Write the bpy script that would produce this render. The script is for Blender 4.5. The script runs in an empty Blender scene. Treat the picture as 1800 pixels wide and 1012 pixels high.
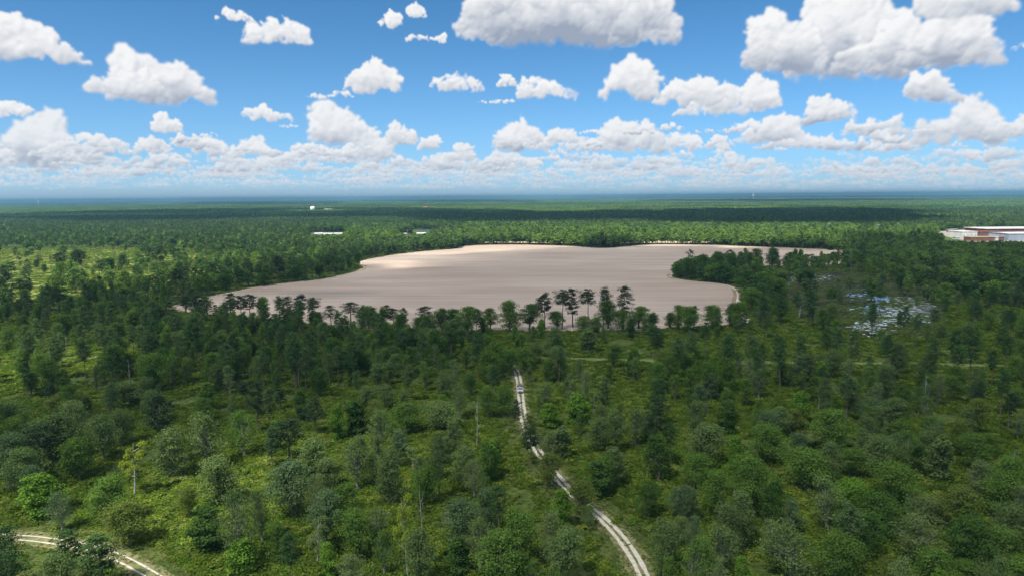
import bpy, math, random
import numpy as np
from mathutils import Vector, Matrix
R=math.radians
S=bpy.context.scene; C=S.collection

# ============================ camera, sky, sun, exposure ============================
F=1200.0; PITCH=R(7.57); ROLL=R(-0.48); CAMH=75.0; PW,PH=1800.0,1012.0
cd=bpy.data.cameras.new('camera'); cam=bpy.data.objects.new('camera',cd); C.objects.link(cam); S.camera=cam
cd.sensor_width=36; cd.lens=36*F/PW; cd.clip_start=1; cd.clip_end=200000
cam.matrix_world=Matrix.Translation((0,0,CAMH)) @ (Matrix.Rotation(math.pi/2-PITCH,4,'X') @ Matrix.Rotation(ROLL,4,'Z'))
SUN_EL,SUN_AZ=58.0,-142.0            # azimuth from +Y towards +X: the sun stands behind and to the side of the camera
SUNV=Vector((math.sin(R(SUN_AZ))*math.cos(R(SUN_EL)),math.cos(R(SUN_AZ))*math.cos(R(SUN_EL)),math.sin(R(SUN_EL))))
SKY_STRENGTH=0.10; SUN_STRENGTH=4.7; EXPOSURE=0.9; EXPK=2**-0.9
S.view_settings.view_transform='Standard'; S.view_settings.look='None'; S.view_settings.exposure=EXPOSURE; S.view_settings.gamma=1
S.cycles.max_bounces=8; S.cycles.diffuse_bounces=4; S.cycles.glossy_bounces=2; S.cycles.transmission_bounces=3; S.cycles.volume_bounces=1; S.cycles.transparent_max_bounces=8
S.cycles.use_denoising=True
ld=bpy.data.lights.new('sun','SUN'); ld.energy=SUN_STRENGTH; ld.angle=R(.9); ld.color=(1,.94,.83)
sun=bpy.data.objects.new('sun',ld); C.objects.link(sun); sun.rotation_euler=SUNV.to_track_quat('Z','Y').to_euler(); sun.location=(0,-100,400)

def pix_dir(u,v):
    x=(np.asarray(u,float)-PW/2)/F; y=-(np.asarray(v,float)-PH/2)/F
    xr=x*math.cos(ROLL)-y*math.sin(ROLL); yr=x*math.sin(ROLL)+y*math.cos(ROLL)
    return xr, math.cos(PITCH)+yr*math.sin(PITCH), -math.sin(PITCH)+yr*math.cos(PITCH)
def ground(u,v,z=0.0):
    X,Y,Z=pix_dir(u,v); t=(z-CAMH)/np.minimum(Z,-1e-5); return X*t,Y*t
def project(x,y,z):
    X=np.asarray(x,float); Y=np.asarray(y,float); Z=np.asarray(z,float)-CAMH
    d=Y*math.cos(PITCH)-Z*math.sin(PITCH); yr=(Y*math.sin(PITCH)+Z*math.cos(PITCH)); 
    xr=X/d; yr=yr/d
    xx=xr*math.cos(ROLL)+yr*math.sin(ROLL); yy=-xr*math.sin(ROLL)+yr*math.cos(ROLL)
    return PW/2+xx*F, PH/2-yy*F, d
def height_at(u,vtop,x,y):
    X,Y,Z=pix_dir(u,vtop); return CAMH+Z*math.hypot(x,y)/math.hypot(X,Y)
def pix_azel(u,v):
    X,Y,Z=pix_dir(u,v); return np.degrees(np.arctan2(X,Y)), np.degrees(np.arctan2(Z,np.hypot(X,Y)))

CLOUD_OPAQ=.52; HAZE_D=8.5e-5; HAZE_COL=(.16,.34,.52)
# ---- the cumulus of this sky, computed from puffs in azimuth and elevation ----
def value_noise(rng,h,w,ch,cw):
    g=rng.random((ch+3,cw+3)).astype(np.float32)
    ys=np.linspace(0,ch,h,endpoint=False); xs=np.linspace(0,cw,w,endpoint=False)
    yi=ys.astype(int); xi=xs.astype(int); fy=(ys-yi)[:,None].astype(np.float32); fx=(xs-xi)[None].astype(np.float32)
    fy=fy*fy*fy*(fy*(fy*6-15)+10); fx=fx*fx*fx*(fx*(fx*6-15)+10)
    g0=g[yi]; g1=g[yi+1]
    a=g0[:,xi]*(1-fx)+g0[:,xi+1]*fx; b=g1[:,xi]*(1-fx)+g1[:,xi+1]*fx
    return a*(1-fy)+b*fy
def fbm(rng,h,w,cell,octv,gain=0.5):
    o=np.zeros((h,w),np.float32); a=1.0; s=0.0
    for k in range(octv):
        o+=a*(value_noise(rng,h,w,max(1,int(round(h/cell))),max(1,int(round(w/cell))))-0.5); s+=a*.5; a*=gain; cell=max(cell/2.03,1.01)
    return o/s
def blur(a,r):
    r=int(r)
    if r<1: return a
    for ax in (0,1):
        p=np.pad(a,[(r+1,r) if i==ax else (0,0) for i in (0,1)],mode='edge')
        c=np.cumsum(p,axis=ax,dtype=np.float64)
        a=((c[2*r+1:]-c[:-2*r-1]) if ax==0 else (c[:,2*r+1:]-c[:,:-2*r-1]))/(2*r+1)
        a=a.astype(np.float32)
    return a
AZ0,AZ1,EL0,EL1=-42.0,42.0,-0.6,21.0
MW,MH=2016,518
CL=[ # x0,x1,ytop,ybase,(profile: list of relative heights left..right), tilt of base, grey
(-90,168,26,96,[.7,.9,1,.95,.8,.55,.3],22,.5),
(140,300,110,168,[.4,.5,.8,1,.7],8,.7),(185,388,92,178,[.5,1,.9,.95,.7,.5,.25],9,1.1),
(370,445,14,42,[.6,.9,.8,.6],4,.2),(422,553,26,76,[.5,1,.8,.9,.6],4,.3),
(668,712,20,52,[.6,1,.8],0,.2),(712,748,5,32,[.7,1,.7],0,.2),(714,787,54,76,[.9,.6,.6,1],0,.2),
(800,1195,-95,78,[.55,.8,1,1,1,1,.9,.75,.55],0,1.3),
(1303,1440,0,125,[.4,.75,1,.85,.5],8,1.1),(1380,1600,-30,140,[.4,.7,1,1,.7,.5],-3,1.4),(1450,1765,10,132,[.3,.5,.7,1,.95,.85,.8,.45],-16,1.3),(1600,1790,-70,40,[.5,.8,1,1],-10,.5),
(540,625,150,174,[.3,.4,.6,.5],0,.2),(600,712,106,168,[.4,.75,1,.9,.5],0,.5),
(750,862,124,162,[.7,1,.8,.6,.3],2,.4),(873,910,131,154,[.8,1,.6],0,.3),(905,1022,129,175,[.9,.9,.7,.5,.35],2,.4),(837,905,168,183,[.4,.8,.6],0,.2),
(1056,1165,96,180,[.5,.85,1,.8,.5],0,.7),(1150,1295,130,188,[.6,.9,.9,.7],4,.5),(1185,1380,136,204,[.3,.5,.75,1,.8],-4,.7),
(1593,1688,120,184,[.6,1,.85,.4],2,1.2),(1770,1830,70,96,[.5,.8,1],0,.5),
(1400,1512,163,220,[.5,1,.8,.5],0,1.0),(1290,1412,192,252,[.3,.6,.8,1,.5],0,1.0),(1478,1602,190,240,[.4,.9,.7,.8,.5],0,.9),
(1595,1760,168,258,[.4,.55,.6,.8,1,.7],0,1.1),(1735,1850,200,250,[.6,.9,1,.9],0,1.0),
(262,332,202,232,[.5,1,.9,.4],3,.3),(423,518,182,214,[.6,1,.8,.5],2,.3),(486,530,215,226,[.5,.7,.4],0,.2),
(-30,62,166,206,[.9,1,.8,.4],0,.4),(8,122,192,292,[.7,.75,.9,1,.5],0,1.3),(60,135,236,292,[.6,.8,.7],0,1.3),
(108,222,230,262,[.6,1,.8,.5],0,.6),(234,303,240,272,[.8,1,.7],0,.6),(340,400,236,278,[.8,1,.8],0,.7),(390,492,240,280,[.6,.8,1,.5],0,.7),
(546,642,178,256,[.8,1,1,.75,.6],0,.6),(508,560,246,266,[.7,.9,.6],0,.5),(575,640,252,284,[.6,1,.8],0,.8),(632,682,222,284,[1,.8,.6],0,.7),
(680,732,214,256,[.7,1,.6],0,.5),(735,780,230,264,[.5,1,.7],0,.5),(775,835,250,284,[.5,1,.8],0,.6),
(862,962,206,268,[.45,.9,1,.75,.45],0,1.1),(968,1012,220,256,[1,.7,.6],0,.6),(985,1080,236,268,[.7,.9,.8,.6],0,.8),(1055,1172,208,268,[.7,1,.8,.95,.6],0,1.0),
(1170,1236,232,268,[.6,1,.7],0,.7),(1150,1205,214,230,[.5,1,.6],0,.4),(1245,1285,246,268,[.7,1,.6],0,.7),(1320,1480,236,266,[.5,.9,.7,1,.6],0,1.0),(1500,1620,238,268,[.6,1,.8,.6],0,1.0),
]
def build_sky_clouds():
    rng=np.random.default_rng(7)
    px=MW/(AZ1-AZ0); py=MH/(EL1-EL0)
    RGB=np.zeros((MH,MW),np.float32); A=np.zeros((MH,MW),np.float32); G=np.zeros((MH,MW),np.float32) # luminance(premult), alpha, haze(premult)
    W1=fbm(rng,MH,MW,38,6,.58); W2=fbm(rng,MH,MW,38,6,.58); W3=fbm(rng,MH,MW,9,4,.6); W4=fbm(rng,MH,MW,14,4,.6); W5=fbm(rng,MH,MW,60,5,.55)
    clouds=[]
    for (x0,x1,yt,yb,prof,tilt,grey) in CL: clouds.append((x0,x1,yt,yb,prof,tilt,grey,0))
    # the deck of small cumulus that closes up towards the horizon
    yb=332.0
    while yb>232:
        depth=352-yb; n=int(rng.uniform(.75,1.0)*1900/(depth*1.15+10)*(5 if yb>300 else 3.8 if yb>285 else 1.9 if yb>262 else .6))
        for k in range(n):
            w=depth*((.28+.95*rng.random()**2.0) if yb<296 else (.5+1.7*rng.random()**2.0))*(1.0 if yb<315 else 1.5); cx=rng.uniform(-80,1880); b=yb+rng.uniform(-4,4)
            h=min(34,w*rng.uniform(.18,.6)*(1 if yb<300 else .62 if yb<318 else .3))
            m=rng.integers(3,6); clouds.append((cx-w/2,cx+w/2,b-h,b,list(rng.uniform(.2,1,m)),0,rng.uniform(.8,1.4),1))
        yb-=max(3.0,depth*.13)
    clouds.sort(key=lambda c:-c[3])
    for (x0,x1,yt,yb,prof,tilt,grey,small) in clouds:
        hz=353-0.0083*(x0+x1)/2
        az0,e0=pix_azel(x0,yb); az1,e1=pix_azel(x1,yb+tilt); azm,et=pix_azel((x0+x1)/2,yt); _,em=pix_azel((x0+x1)/2,yb+tilt*.5)
        X0=(az0-AZ0)*px; X1=(az1-AZ0)*px; B0=(e0-EL0)*py; B1=(e1-EL0)*py; H=(et-em)*py; W=X1-X0
        m=int(8+H*.25); a0=int(max(0,X0-m)); a1=int(min(MW,X1+m)); b0=int(max(0,min(B0,B1)-m)); b1=int(min(MH,min(B0,B1)+H*1.25+abs(B1-B0)+m))
        if a1-a0<3 or b1-b0<3: continue
        yy,xx=np.mgrid[b0:b1,a0:a1].astype(np.float32)
        ox=rng.integers(0,MW-(a1-a0)+1); oy=rng.integers(0,MH-(b1-b0)+1)
        sl=(slice(oy,oy+b1-b0),slice(ox,ox+a1-a0))
        wr=min(H,44)*.20
        wx=xx+W1[sl]*wr*2+W3[sl]*wr*.7; wy=yy+W2[sl]*wr*1.6+W4[sl]*wr*.6
        base=B0+(B1-B0)*np.clip((wx-X0)/W,0,1)
        S=np.full(xx.shape,-9.0,np.float32)
        n=len(prof); P=[]
        xs=np.linspace(.06,.94,n)
        npf=int(min(90,14+W/4))
        for k in range(npf):
            t=rng.uniform(.03,.97); hh=np.interp(t,xs,prof)*H*min(1,4.5*min(t,1-t)+.35)
            r=hh*rng.uniform(.10,.27)+H*.03
            P.append((X0+t*W,r*.55+rng.random()**.7*max(0,hh-r*1.45),r,rng.uniform(0,.6)))
        for (cx,cz,r,z0) in list(P):
            for q in range(5 if small else 9):
                a=rng.uniform(-.5,math.pi+.5); rr=r*rng.uniform(.22,.48)
                P.append((cx+math.cos(a)*r*.9,cz+math.sin(a)*r*.9,rr,z0+rng.uniform(.1,.7)))
        sc=H*.35
        for (cx,cz,r,z0) in P:
            i0=int(max(0,cx-r-wr*2.5-a0)); i1=int(min(a1-a0,cx+r+wr*2.5-a0))
            if i1<=i0: continue
            w_=wx[:,i0:i1]; h_=wy[:,i0:i1]-base[:,i0:i1]-cz
            d2=((w_-cx)**2+h_*h_)/(r*r)
            z=np.where(d2<1,z0*sc*.35+r*np.sqrt(np.clip(1-d2,0,1)),-9)
            # soft shoulder so that edges fade instead of stopping
            np.maximum(S[:,i0:i1],z,out=S[:,i0:i1])
        rel=(wy-base)/H
        th=np.clip(S,0,None)
        alpha=np.clip(th/(min(H,50)*.13+.8)+(W3[sl]*.7-.10+W1[sl]*.45)*(th>0)+np.minimum(W2[sl],0)*1.2*(th<H*.15),0,1)
        rel0=(yy+.3*(wy-yy)-base)/H; cut=np.clip((rel0+.03+W4[sl]*.06+W5[sl]*.05)/.10,0,1)       # flat, slightly ragged base
        alpha=alpha*cut; alpha=alpha*alpha*(3-2*alpha)
        alpha=blur(blur(alpha,1),max(0,int(min(H,90)*.026)))
        fr=np.clip(blur(cut*(th>0),max(2,int(min(H,70)*.09)))*1.5-.35+W3[sl]*.9+W1[sl]*.7,0,1)*.55; alpha=np.maximum(alpha,fr*blur((th>0).astype(np.float32),1+int(min(H,70)*.05)))
        Hs=blur(blur(th,1),int(min(H,60)*.03))+ (W3[sl]*.015+W1[sl]*.24+W4[sl]*.05)*min(H,70)*.30
        gy,gx=np.gradient(Hs); 
        nz=1.15; inv=1/np.sqrt(gx*gx+gy*gy+nz*nz)
        L=(-.38,.66,.64)
        dif=np.clip((-gx*L[0]-gy*L[1]+nz*L[2])*inv,-.25,1)
        big=blur(th,max(2,int(H*.14))); 
        crev=np.clip((th-big)/(H*.16),-1,1)
        r_=np.clip(rel,0,1)
        under=np.clip(1-r_/(.50+W1[sl]*.2),0,1)*np.clip(th/(H*.28),0,1)
        lum=.785+.22*dif+.15*crev+.07*W5[sl]-.50*(.35+grey)*under*(.8+.5*W2[sl])
        lum=lum-.05*grey*np.clip(th/(H*.5),0,1)*(1-r_)
        lum=blur(blur(np.clip(lum,.38,1.0),1),int(min(H,70)*.035))
        hfac=np.clip(math.exp(-max(em if not small else e0,.05)/2.4),0,1)*.66
        if small: alpha=alpha*(.98-1.5*hfac**4)*(rng.uniform(.55,1) if b0<px*3 else 1)
        R=RGB[b0:b1,a0:a1]; AA=A[b0:b1,a0:a1]; GG=G[b0:b1,a0:a1]
        R*=1-alpha; R+=alpha*lum; GG*=1-alpha; GG+=alpha*hfac; AA*=1-alpha; AA+=alpha
    # wisps
    return RGB/np.maximum(A,1e-4),A,G/np.maximum(A,1e-4)
def nd(nt,typ,loc=None,**kw):
    n=nt.nodes.new(typ)
    for k,v in kw.items(): setattr(n,k,v)
    return n
def math_node(nt,op,a,b=None,c=None,clamp=False):
    n=nt.nodes.new('ShaderNodeMath'); n.operation=op; n.use_clamp=clamp
    for i,x in enumerate((a,b,c)):
        if x is None: continue
        if isinstance(x,(int,float)): n.inputs[i].default_value=x
        else: nt.links.new(x,n.inputs[i])
    return n.outputs[0]
def mixc(nt,fac,a,b):
    n=nt.nodes.new('ShaderNodeMix'); n.data_type='RGBA'; n.clamp_factor=True
    for i,x in ((0,fac),(6,a),(7,b)):
        if isinstance(x,(int,float)): n.inputs[i].default_value=x
        elif isinstance(x,tuple): n.inputs[i].default_value=(*x,1) if len(x)==3 else x
        else: nt.links.new(x,n.inputs[i])
    return n.outputs[2]
def build_world():
    lum,al,hz=build_sky_clouds()
    img=bpy.data.images.new('cumulus',MW,MH,alpha=True,float_buffer=True,is_data=True)
    px=np.ones((MH,MW,4),np.float32); px[...,0]=lum; px[...,1]=al; px[...,2]=hz
    img.pixels.foreach_set(px.ravel()); img.update(); img.pack()
    w=bpy.data.worlds.new('World'); S.world=w; w.use_nodes=True; nt=w.node_tree; nt.nodes.clear(); L=nt.links.new
    out=nd(nt,'ShaderNodeOutputWorld'); bg=nd(nt,'ShaderNodeBackground'); L(bg.outputs[0],out.inputs[0])
    tc=nd(nt,'ShaderNodeTexCoord'); sp=nd(nt,'ShaderNodeSeparateXYZ'); L(tc.outputs['Generated'],sp.inputs[0])
    x,y,z=sp.outputs
    sky=nd(nt,'ShaderNodeTexSky'); sky.sky_type='NISHITA'; sky.sun_disc=False; sky.sun_elevation=R(SUN_EL); sky.sun_rotation=R(SUN_AZ)
    sky.altitude=75; sky.air_density=.5; sky.dust_density=0; sky.ozone_density=6
    # a deeper, more saturated blue, as the photograph was processed
    hs=nd(nt,'ShaderNodeHueSaturation'); hs.inputs['Saturation'].default_value=SKY_SAT; hs.inputs['Value'].default_value=1; hs.inputs['Hue'].default_value=SKY_HUE
    L(sky.outputs[0],hs.inputs['Color'])
    mul=nd(nt,'ShaderNodeMix'); mul.data_type='RGBA'; mul.blend_type='MULTIPLY'; mul.inputs[0].default_value=1; L(hs.outputs[0],mul.inputs[6]); mul.inputs[7].default_value=(*SKY_TINT,1)
    az=math_node(nt,'MULTIPLY',math_node(nt,'ARCTAN2',x,y),180/math.pi); el=math_node(nt,'MULTIPLY',math_node(nt,'ARCSINE',z),180/math.pi)
    hzf=math_node(nt,'MULTIPLY',math_node(nt,'EXPONENT',math_node(nt,'DIVIDE',math_node(nt,'MAXIMUM',el,0.0),-5.2)),.98)
    skyc=mixc(nt,hzf,mul.outputs[2],tuple(a*EXPK/SKY_STRENGTH for a in HORIZON))
    u=math_node(nt,'DIVIDE',math_node(nt,'SUBTRACT',az,AZ0),AZ1-AZ0); v=math_node(nt,'DIVIDE',math_node(nt,'SUBTRACT',el,EL0),EL1-EL0)
    cb=nd(nt,'ShaderNodeCombineXYZ'); L(u,cb.inputs[0]); L(v,cb.inputs[1])
    it=nd(nt,'ShaderNodeTexImage'); it.image=img; it.extension='CLIP'; it.interpolation='Cubic'; L(cb.outputs[0],it.inputs[0])
    s2=nd(nt,'ShaderNodeSeparateColor'); L(it.outputs[0],s2.inputs[0])
    k=math_node(nt,'DIVIDE',math_node(nt,'SUBTRACT',s2.outputs[0],.42),.56,clamp=True)
    q=EXPK/SKY_STRENGTH
    cc=mixc(nt,k,tuple(q*a for a in CLOUD_DARK),tuple(q*a for a in CLOUD_LIGHT))
    cc=mixc(nt,s2.outputs[2],cc,tuple(q*a for a in CLOUD_HAZE))
    a=s2.outputs[1]
    # the rest of the sky: broken cumulus from noise on a flat layer
    zz=math_node(nt,'ADD',math_node(nt,'ABSOLUTE',z),.12)
    cb2=nd(nt,'ShaderNodeCombineXYZ'); L(math_node(nt,'DIVIDE',x,zz),cb2.inputs[0]); L(math_node(nt,'DIVIDE',y,zz),cb2.inputs[1])
    nz=nd(nt,'ShaderNodeTexNoise'); nz.inputs['Scale'].default_value=1.3; nz.inputs['Detail'].default_value=5; L(cb2.outputs[0],nz.inputs['Vector'])
    cov=math_node(nt,'MULTIPLY',math_node(nt,'SUBTRACT',nz.outputs[0],.49),9,clamp=True)
    gen=mixc(nt,cov,skyc,tuple(q*a for a in (.92,.94,.97)))
    inside=math_node(nt,'MULTIPLY',math_node(nt,'LESS_THAN',math_node(nt,'ABSOLUTE',math_node(nt,'SUBTRACT',u,.5)),.5),math_node(nt,'LESS_THAN',el,EL1-.2))
    front=mixc(nt,a,skyc,cc)
    fin=mixc(nt,inside,gen,front)
    L(fin,bg.inputs[0]); bg.inputs[1].default_value=SKY_STRENGTH
SKY_SAT=1.0; SKY_HUE=.5; SKY_TINT=(.41,.86,.90); HORIZON=(.44,.575,.725)
CLOUD_DARK=(.34,.40,.51); CLOUD_LIGHT=(.95,.955,.965); CLOUD_HAZE=(.59,.695,.83)
build_world()
# ============================ helpers ============================
rng=np.random.default_rng(11)
def mat(name,rough=.9,**k):
    m=bpy.data.materials.new(name); m.use_nodes=True; b=m.node_tree.nodes['Principled BSDF']; b.inputs['Roughness'].default_value=rough
    b.inputs['Specular IOR Level'].default_value=k.get('spec',.2)
    if 'col' in k: b.inputs['Base Color'].default_value=(*k['col'],1)
    if 'metal' in k: b.inputs['Metallic'].default_value=k['metal']
    return m
def ramp(nt,fac,stops,interp='LINEAR'):
    n=nt.nodes.new('ShaderNodeValToRGB'); cr=n.color_ramp; cr.interpolation=interp
    while len(cr.elements)<len(stops): cr.elements.new(.5)
    for e,(p,c) in zip(cr.elements,stops): e.position=p; e.color=(*c,1)
    nt.links.new(fac,n.inputs[0]); return n.outputs[0]
def noise(nt,vec,scale,detail=3,rough=.5,dist=0):
    n=nt.nodes.new('ShaderNodeTexNoise'); n.inputs['Scale'].default_value=scale; n.inputs['Detail'].default_value=detail; n.inputs['Roughness'].default_value=rough; n.inputs['Distortion'].default_value=dist
    if vec is not None: nt.links.new(vec,n.inputs['Vector'])
    return n.outputs[0]
def geo_pos(nt):
    return nt.nodes.new('ShaderNodeNewGeometry').outputs['Position']
def scaled(nt,vec,s):
    n=nt.nodes.new('ShaderNodeMapping'); n.inputs['Scale'].default_value=s; nt.links.new(vec,n.inputs['Vector']); return n.outputs[0]
def mesh_from(name,V,faces,mats,parent=None,fmat=None,shade=None,link=True,smooth=False):
    """faces: (n,k) array or list of lists"""
    me=bpy.data.meshes.new(name)
    V=np.asarray(V,np.float32)
    if isinstance(faces,np.ndarray):
        n,k=faces.shape
        me.vertices.add(len(V)); me.vertices.foreach_set('co',V.ravel())
        me.loops.add(n*k); me.loops.foreach_set('vertex_index',faces.astype(np.int32).ravel())
        me.polygons.add(n); me.polygons.foreach_set('loop_start',np.arange(0,n*k,k,dtype=np.int32))
        try: me.polygons.foreach_set('loop_total',np.full(n,k,np.int32))
        except Exception: pass
        me.update(calc_edges=True); me.validate()
    else:
        me.from_pydata([tuple(map(float,v)) for v in V],[],faces); me.update()
    for m in (mats if isinstance(mats,(list,tuple)) else [mats]): me.materials.append(m)
    if fmat is not None: me.polygons.foreach_set('material_index',np.asarray(fmat,np.int32))
    if shade is not None:
        at=me.attributes.new('shade','FLOAT','FACE'); at.data.foreach_set('value',np.asarray(shade,np.float32))
    if smooth: me.polygons.foreach_set('use_smooth',np.ones(len(me.polygons),bool))
    ob=bpy.data.objects.new(name,me)
    if link: C.objects.link(ob)
    if parent: ob.parent=parent
    return ob
def tag(o,label=None,cat=None,group=None,kind=None):
    if label: o['label']=label
    if cat: o['category']=cat
    if group: o['group']=group
    if kind: o['kind']=kind
    return o
def empty(name,loc,rz=0):
    o=bpy.data.objects.new(name,None); C.objects.link(o); o.location=loc; o.rotation_euler=(0,0,rz); o.empty_display_size=.5; return o
class MB:
    def __init__(s): s.V=[]; s.F=[]
    def add(s,V,F):
        b=len(s.V); s.V+= [tuple(v) for v in V]; s.F+= [[b+i for i in f] for f in F]; return s
    def box(s,x0,x1,y0,y1,z0,z1,tx=0,ty=0):
        return s.add([(x0,y0,z0),(x1,y0,z0),(x1,y1,z0),(x0,y1,z0),(x0+tx,y0+ty,z1),(x1-tx,y0+ty,z1),(x1-tx,y1-ty,z1),(x0+tx,y1-ty,z1)],
          [[3,2,1,0],[4,5,6,7],[0,1,5,4],[1,2,6,5],[2,3,7,6],[3,0,4,7]])
    def cyl(s,p,q,r0,r1=None,n=10):
        V,F=tube([p,q],[r0,r0 if r1 is None else r1],n); return s.add(V,F)
    def build(s,name,m,parent=None,smooth=False): return mesh_from(name,s.V,s.F,m,parent,smooth=smooth)
def tube(pts,rad,n=6):
    pts=[Vector(p) for p in pts]; V=[];Fc=[]
    for i,p in enumerate(pts):
        d=(pts[min(i+1,len(pts)-1)]-pts[max(i-1,0)]).normalized()
        a=d.cross(Vector((0,0,1)) if abs(d.z)<.9 else Vector((1,0,0))).normalized(); b=d.cross(a)
        for k in range(n):
            t=2*math.pi*k/n; V.append(p+(a*math.cos(t)+b*math.sin(t))*rad[i])
    for i in range(len(pts)-1):
        for k in range(n):
            Fc.append([i*n+k,i*n+(k+1)%n,(i+1)*n+(k+1)%n,(i+1)*n+k])
    Fc.append(list(range(n))[::-1]); Fc.append([(len(pts)-1)*n+k for k in range(n)])
    return V,Fc
def in_poly(x,y,P):
    x=np.asarray(x,float); y=np.asarray(y,float); c=np.zeros(x.shape,bool); n=len(P)
    for i in range(n):
        x0,y0=P[i]; x1,y1=P[(i+1)%n]
        if y0==y1: continue
        c^=((y0>y)!=(y1>y))&(x<(x1-x0)*(y-y0)/(y1-y0)+x0)
    return c
def seg_dist(x,y,P,closed=False):
    d=np.full(np.shape(x),1e9)
    n=len(P)
    for i in range(n if closed else n-1):
        x0,y0=P[i]; x1,y1=P[(i+1)%n]; dx,dy=x1-x0,y1-y0; l=dx*dx+dy*dy+1e-9
        t=np.clip(((x-x0)*dx+(y-y0)*dy)/l,0,1); d=np.minimum(d,np.hypot(x-x0-t*dx,y-y0-t*dy))
    return d
def smooth_path(P,n=8,closed=False):
    P=[Vector((*p[:2],0)) for p in P]; out=[]; m=len(P)
    for i in range(m if closed else m-1):
        g=lambda k:P[k%m] if closed else P[max(0,min(m-1,k))]
        a,b,c,d=g(i-1),g(i),g(i+1),g(i+2)
        for k in range(n):
            t=k/n; out.append(.5*((2*b)+(c-a)*t+(2*a-5*b+4*c-d)*t*t+(3*b-a-3*c+d)*t**3))
    if not closed: out.append(P[-1])
    return [(v.x,v.y) for v in out]
def gp(lst): return [tuple(float(a) for a in ground(u,v)) for u,v in lst]

nr=np.random.default_rng(12)
def vnoise(x,y,cell,seed):
    rr=np.random.default_rng(seed); g=rr.random((256,256)); X=x/cell+1000; Y=y/cell+1000; xi=np.floor(X).astype(int);yi=np.floor(Y).astype(int);fx=X-xi;fy=Y-yi;fx=fx*fx*(3-2*fx);fy=fy*fy*(3-2*fy)
    G=lambda a,b:g[a%256,b%256]
    return (G(xi,yi)*(1-fx)+G(xi+1,yi)*fx)*(1-fy)+(G(xi,yi+1)*(1-fx)+G(xi+1,yi+1)*fx)*fy

# ============================ the lie of the land ============================
FIELD=smooth_path(gp([(296,543),(330,531),(365,521),(420,511),(480,500),(560,492),(600,484),(628,477),(640,470),(634,462),(652,455),(700,447),(745,442),(800,437.5),(815,433),(850,431),(920,430.5),(1000,433),(1060,436.5),(1105,433),(1150,430.3),(1250,431),(1300,433),(1400,436.5),(1450,438.5),(1484,441),(1496,450),(1492,459),(1470,464),(1430,466),(1370,467),(1310,468),(1250,470),(1205,475),(1180,482),(1184,489),(1215,494),(1260,498),(1285,504),(1296,514),(1296,530),(1306,548),(1312,566),(1240,573),(1150,577),(1020,580),(900,581),(760,580),(640,577),(520,566),(430,556),(340,550)]),5,True)
TRACK=smooth_path(gp([(1145,1040),(1131,1012),(1119,985),(1097,952),(1062,914),(1022,880),(990,850),(965,820),(945,790),(931,765),(923,745),(918,720),(916,700),(914,682),(911,664),(905,648),(892,636),(882,630)]),10)
TRACK2=smooth_path(gp([(-60,938),(0,942),(60,946),(110,953),(160,962),(210,980),(250,1000),(290,1025),(320,1050)]),8)
STRIP=smooth_path(gp([(905,622),(960,628),(1080,632),(1250,636),(1450,638),(1650,640),(1860,646)]),6)
MEADOW=gp([(0,925),(150,930),(225,935),(262,960),(330,1000),(340,1060),(0,1060)])
SWAMP=gp([(1365,482),(1500,476),(1600,500),(1660,540),(1640,590),(1520,592),(1400,560),(1350,520)])
FIELD2=gp([(800,424),(870,421),(1000,420),(1160,421),(1250,423),(1250,427.5),(1000,428),(870,427),(800,427)])

# ground: one sheet to the horizon
gm=mat('ground_cover',.95); nt=gm.node_tree; b=nt.nodes['Principled BSDF']; P=geo_pos(nt)
a=ramp(nt,noise(nt,P,.045,4,.6),[(.3,(.045,.085,.016)),(.5,(.075,.12,.02)),(.62,(.11,.15,.03)),(.74,(.17,.16,.075))])
f=ramp(nt,noise(nt,P,.6,3,.7),[(.35,(.25,.25,.25)),(.65,(1,1,1))])
mm=nt.nodes.new('ShaderNodeMix'); mm.data_type='RGBA'; mm.blend_type='MULTIPLY'; mm.inputs[0].default_value=.8; nt.links.new(a,mm.inputs[6]); nt.links.new(f,mm.inputs[7])
far=ramp(nt,noise(nt,scaled(nt,P,(.0004,.0012,1)),1,6,.65),[(.3,(.02,.05,.016)),(.55,(.032,.07,.02)),(.75,(.06,.1,.03))])
dist=nt.nodes.new('ShaderNodeVectorMath'); dist.operation='LENGTH'; nt.links.new(P,dist.inputs[0])
k=math_node(nt,'DIVIDE',math_node(nt,'SUBTRACT',dist.outputs['Value'],1500),900,clamp=True)
nt.links.new(mixc(nt,k,mm.outputs[2],far),b.inputs['Base Color'])
r=[0,60,120,200,300,450,700,1000,1500,2500,4000,7000,12000,20000,35000,60000]
V=[];Fc=[]
for i,rr in enumerate(r):
    for k in range(48):
        t=2*math.pi*k/48; V.append((rr*math.sin(t),rr*math.cos(t),0))
for i in range(len(r)-1):
    for k in range(48): Fc.append([i*48+k,(i+1)*48+k,(i+1)*48+(k+1)%48,i*48+(k+1)%48][::-1])
Fc=[f for f in Fc if not all(q<48 for q in f[:0])]
g=MB(); 
V2=[(0,0,0)]+V[48:]; F2=[[0,1+(k+1)%48,1+k][::-1] for k in range(48)]
for i in range(len(r)-2):
    for k in range(48): F2.append([1+i*48+k,1+i*48+(k+1)%48,1+(i+1)*48+(k+1)%48,1+(i+1)*48+k][::-1])
gr=mesh_from('ground',V2,F2,gm); tag(gr,'green ground under the trees and brush reaching to the horizon',kind='structure')

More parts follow.
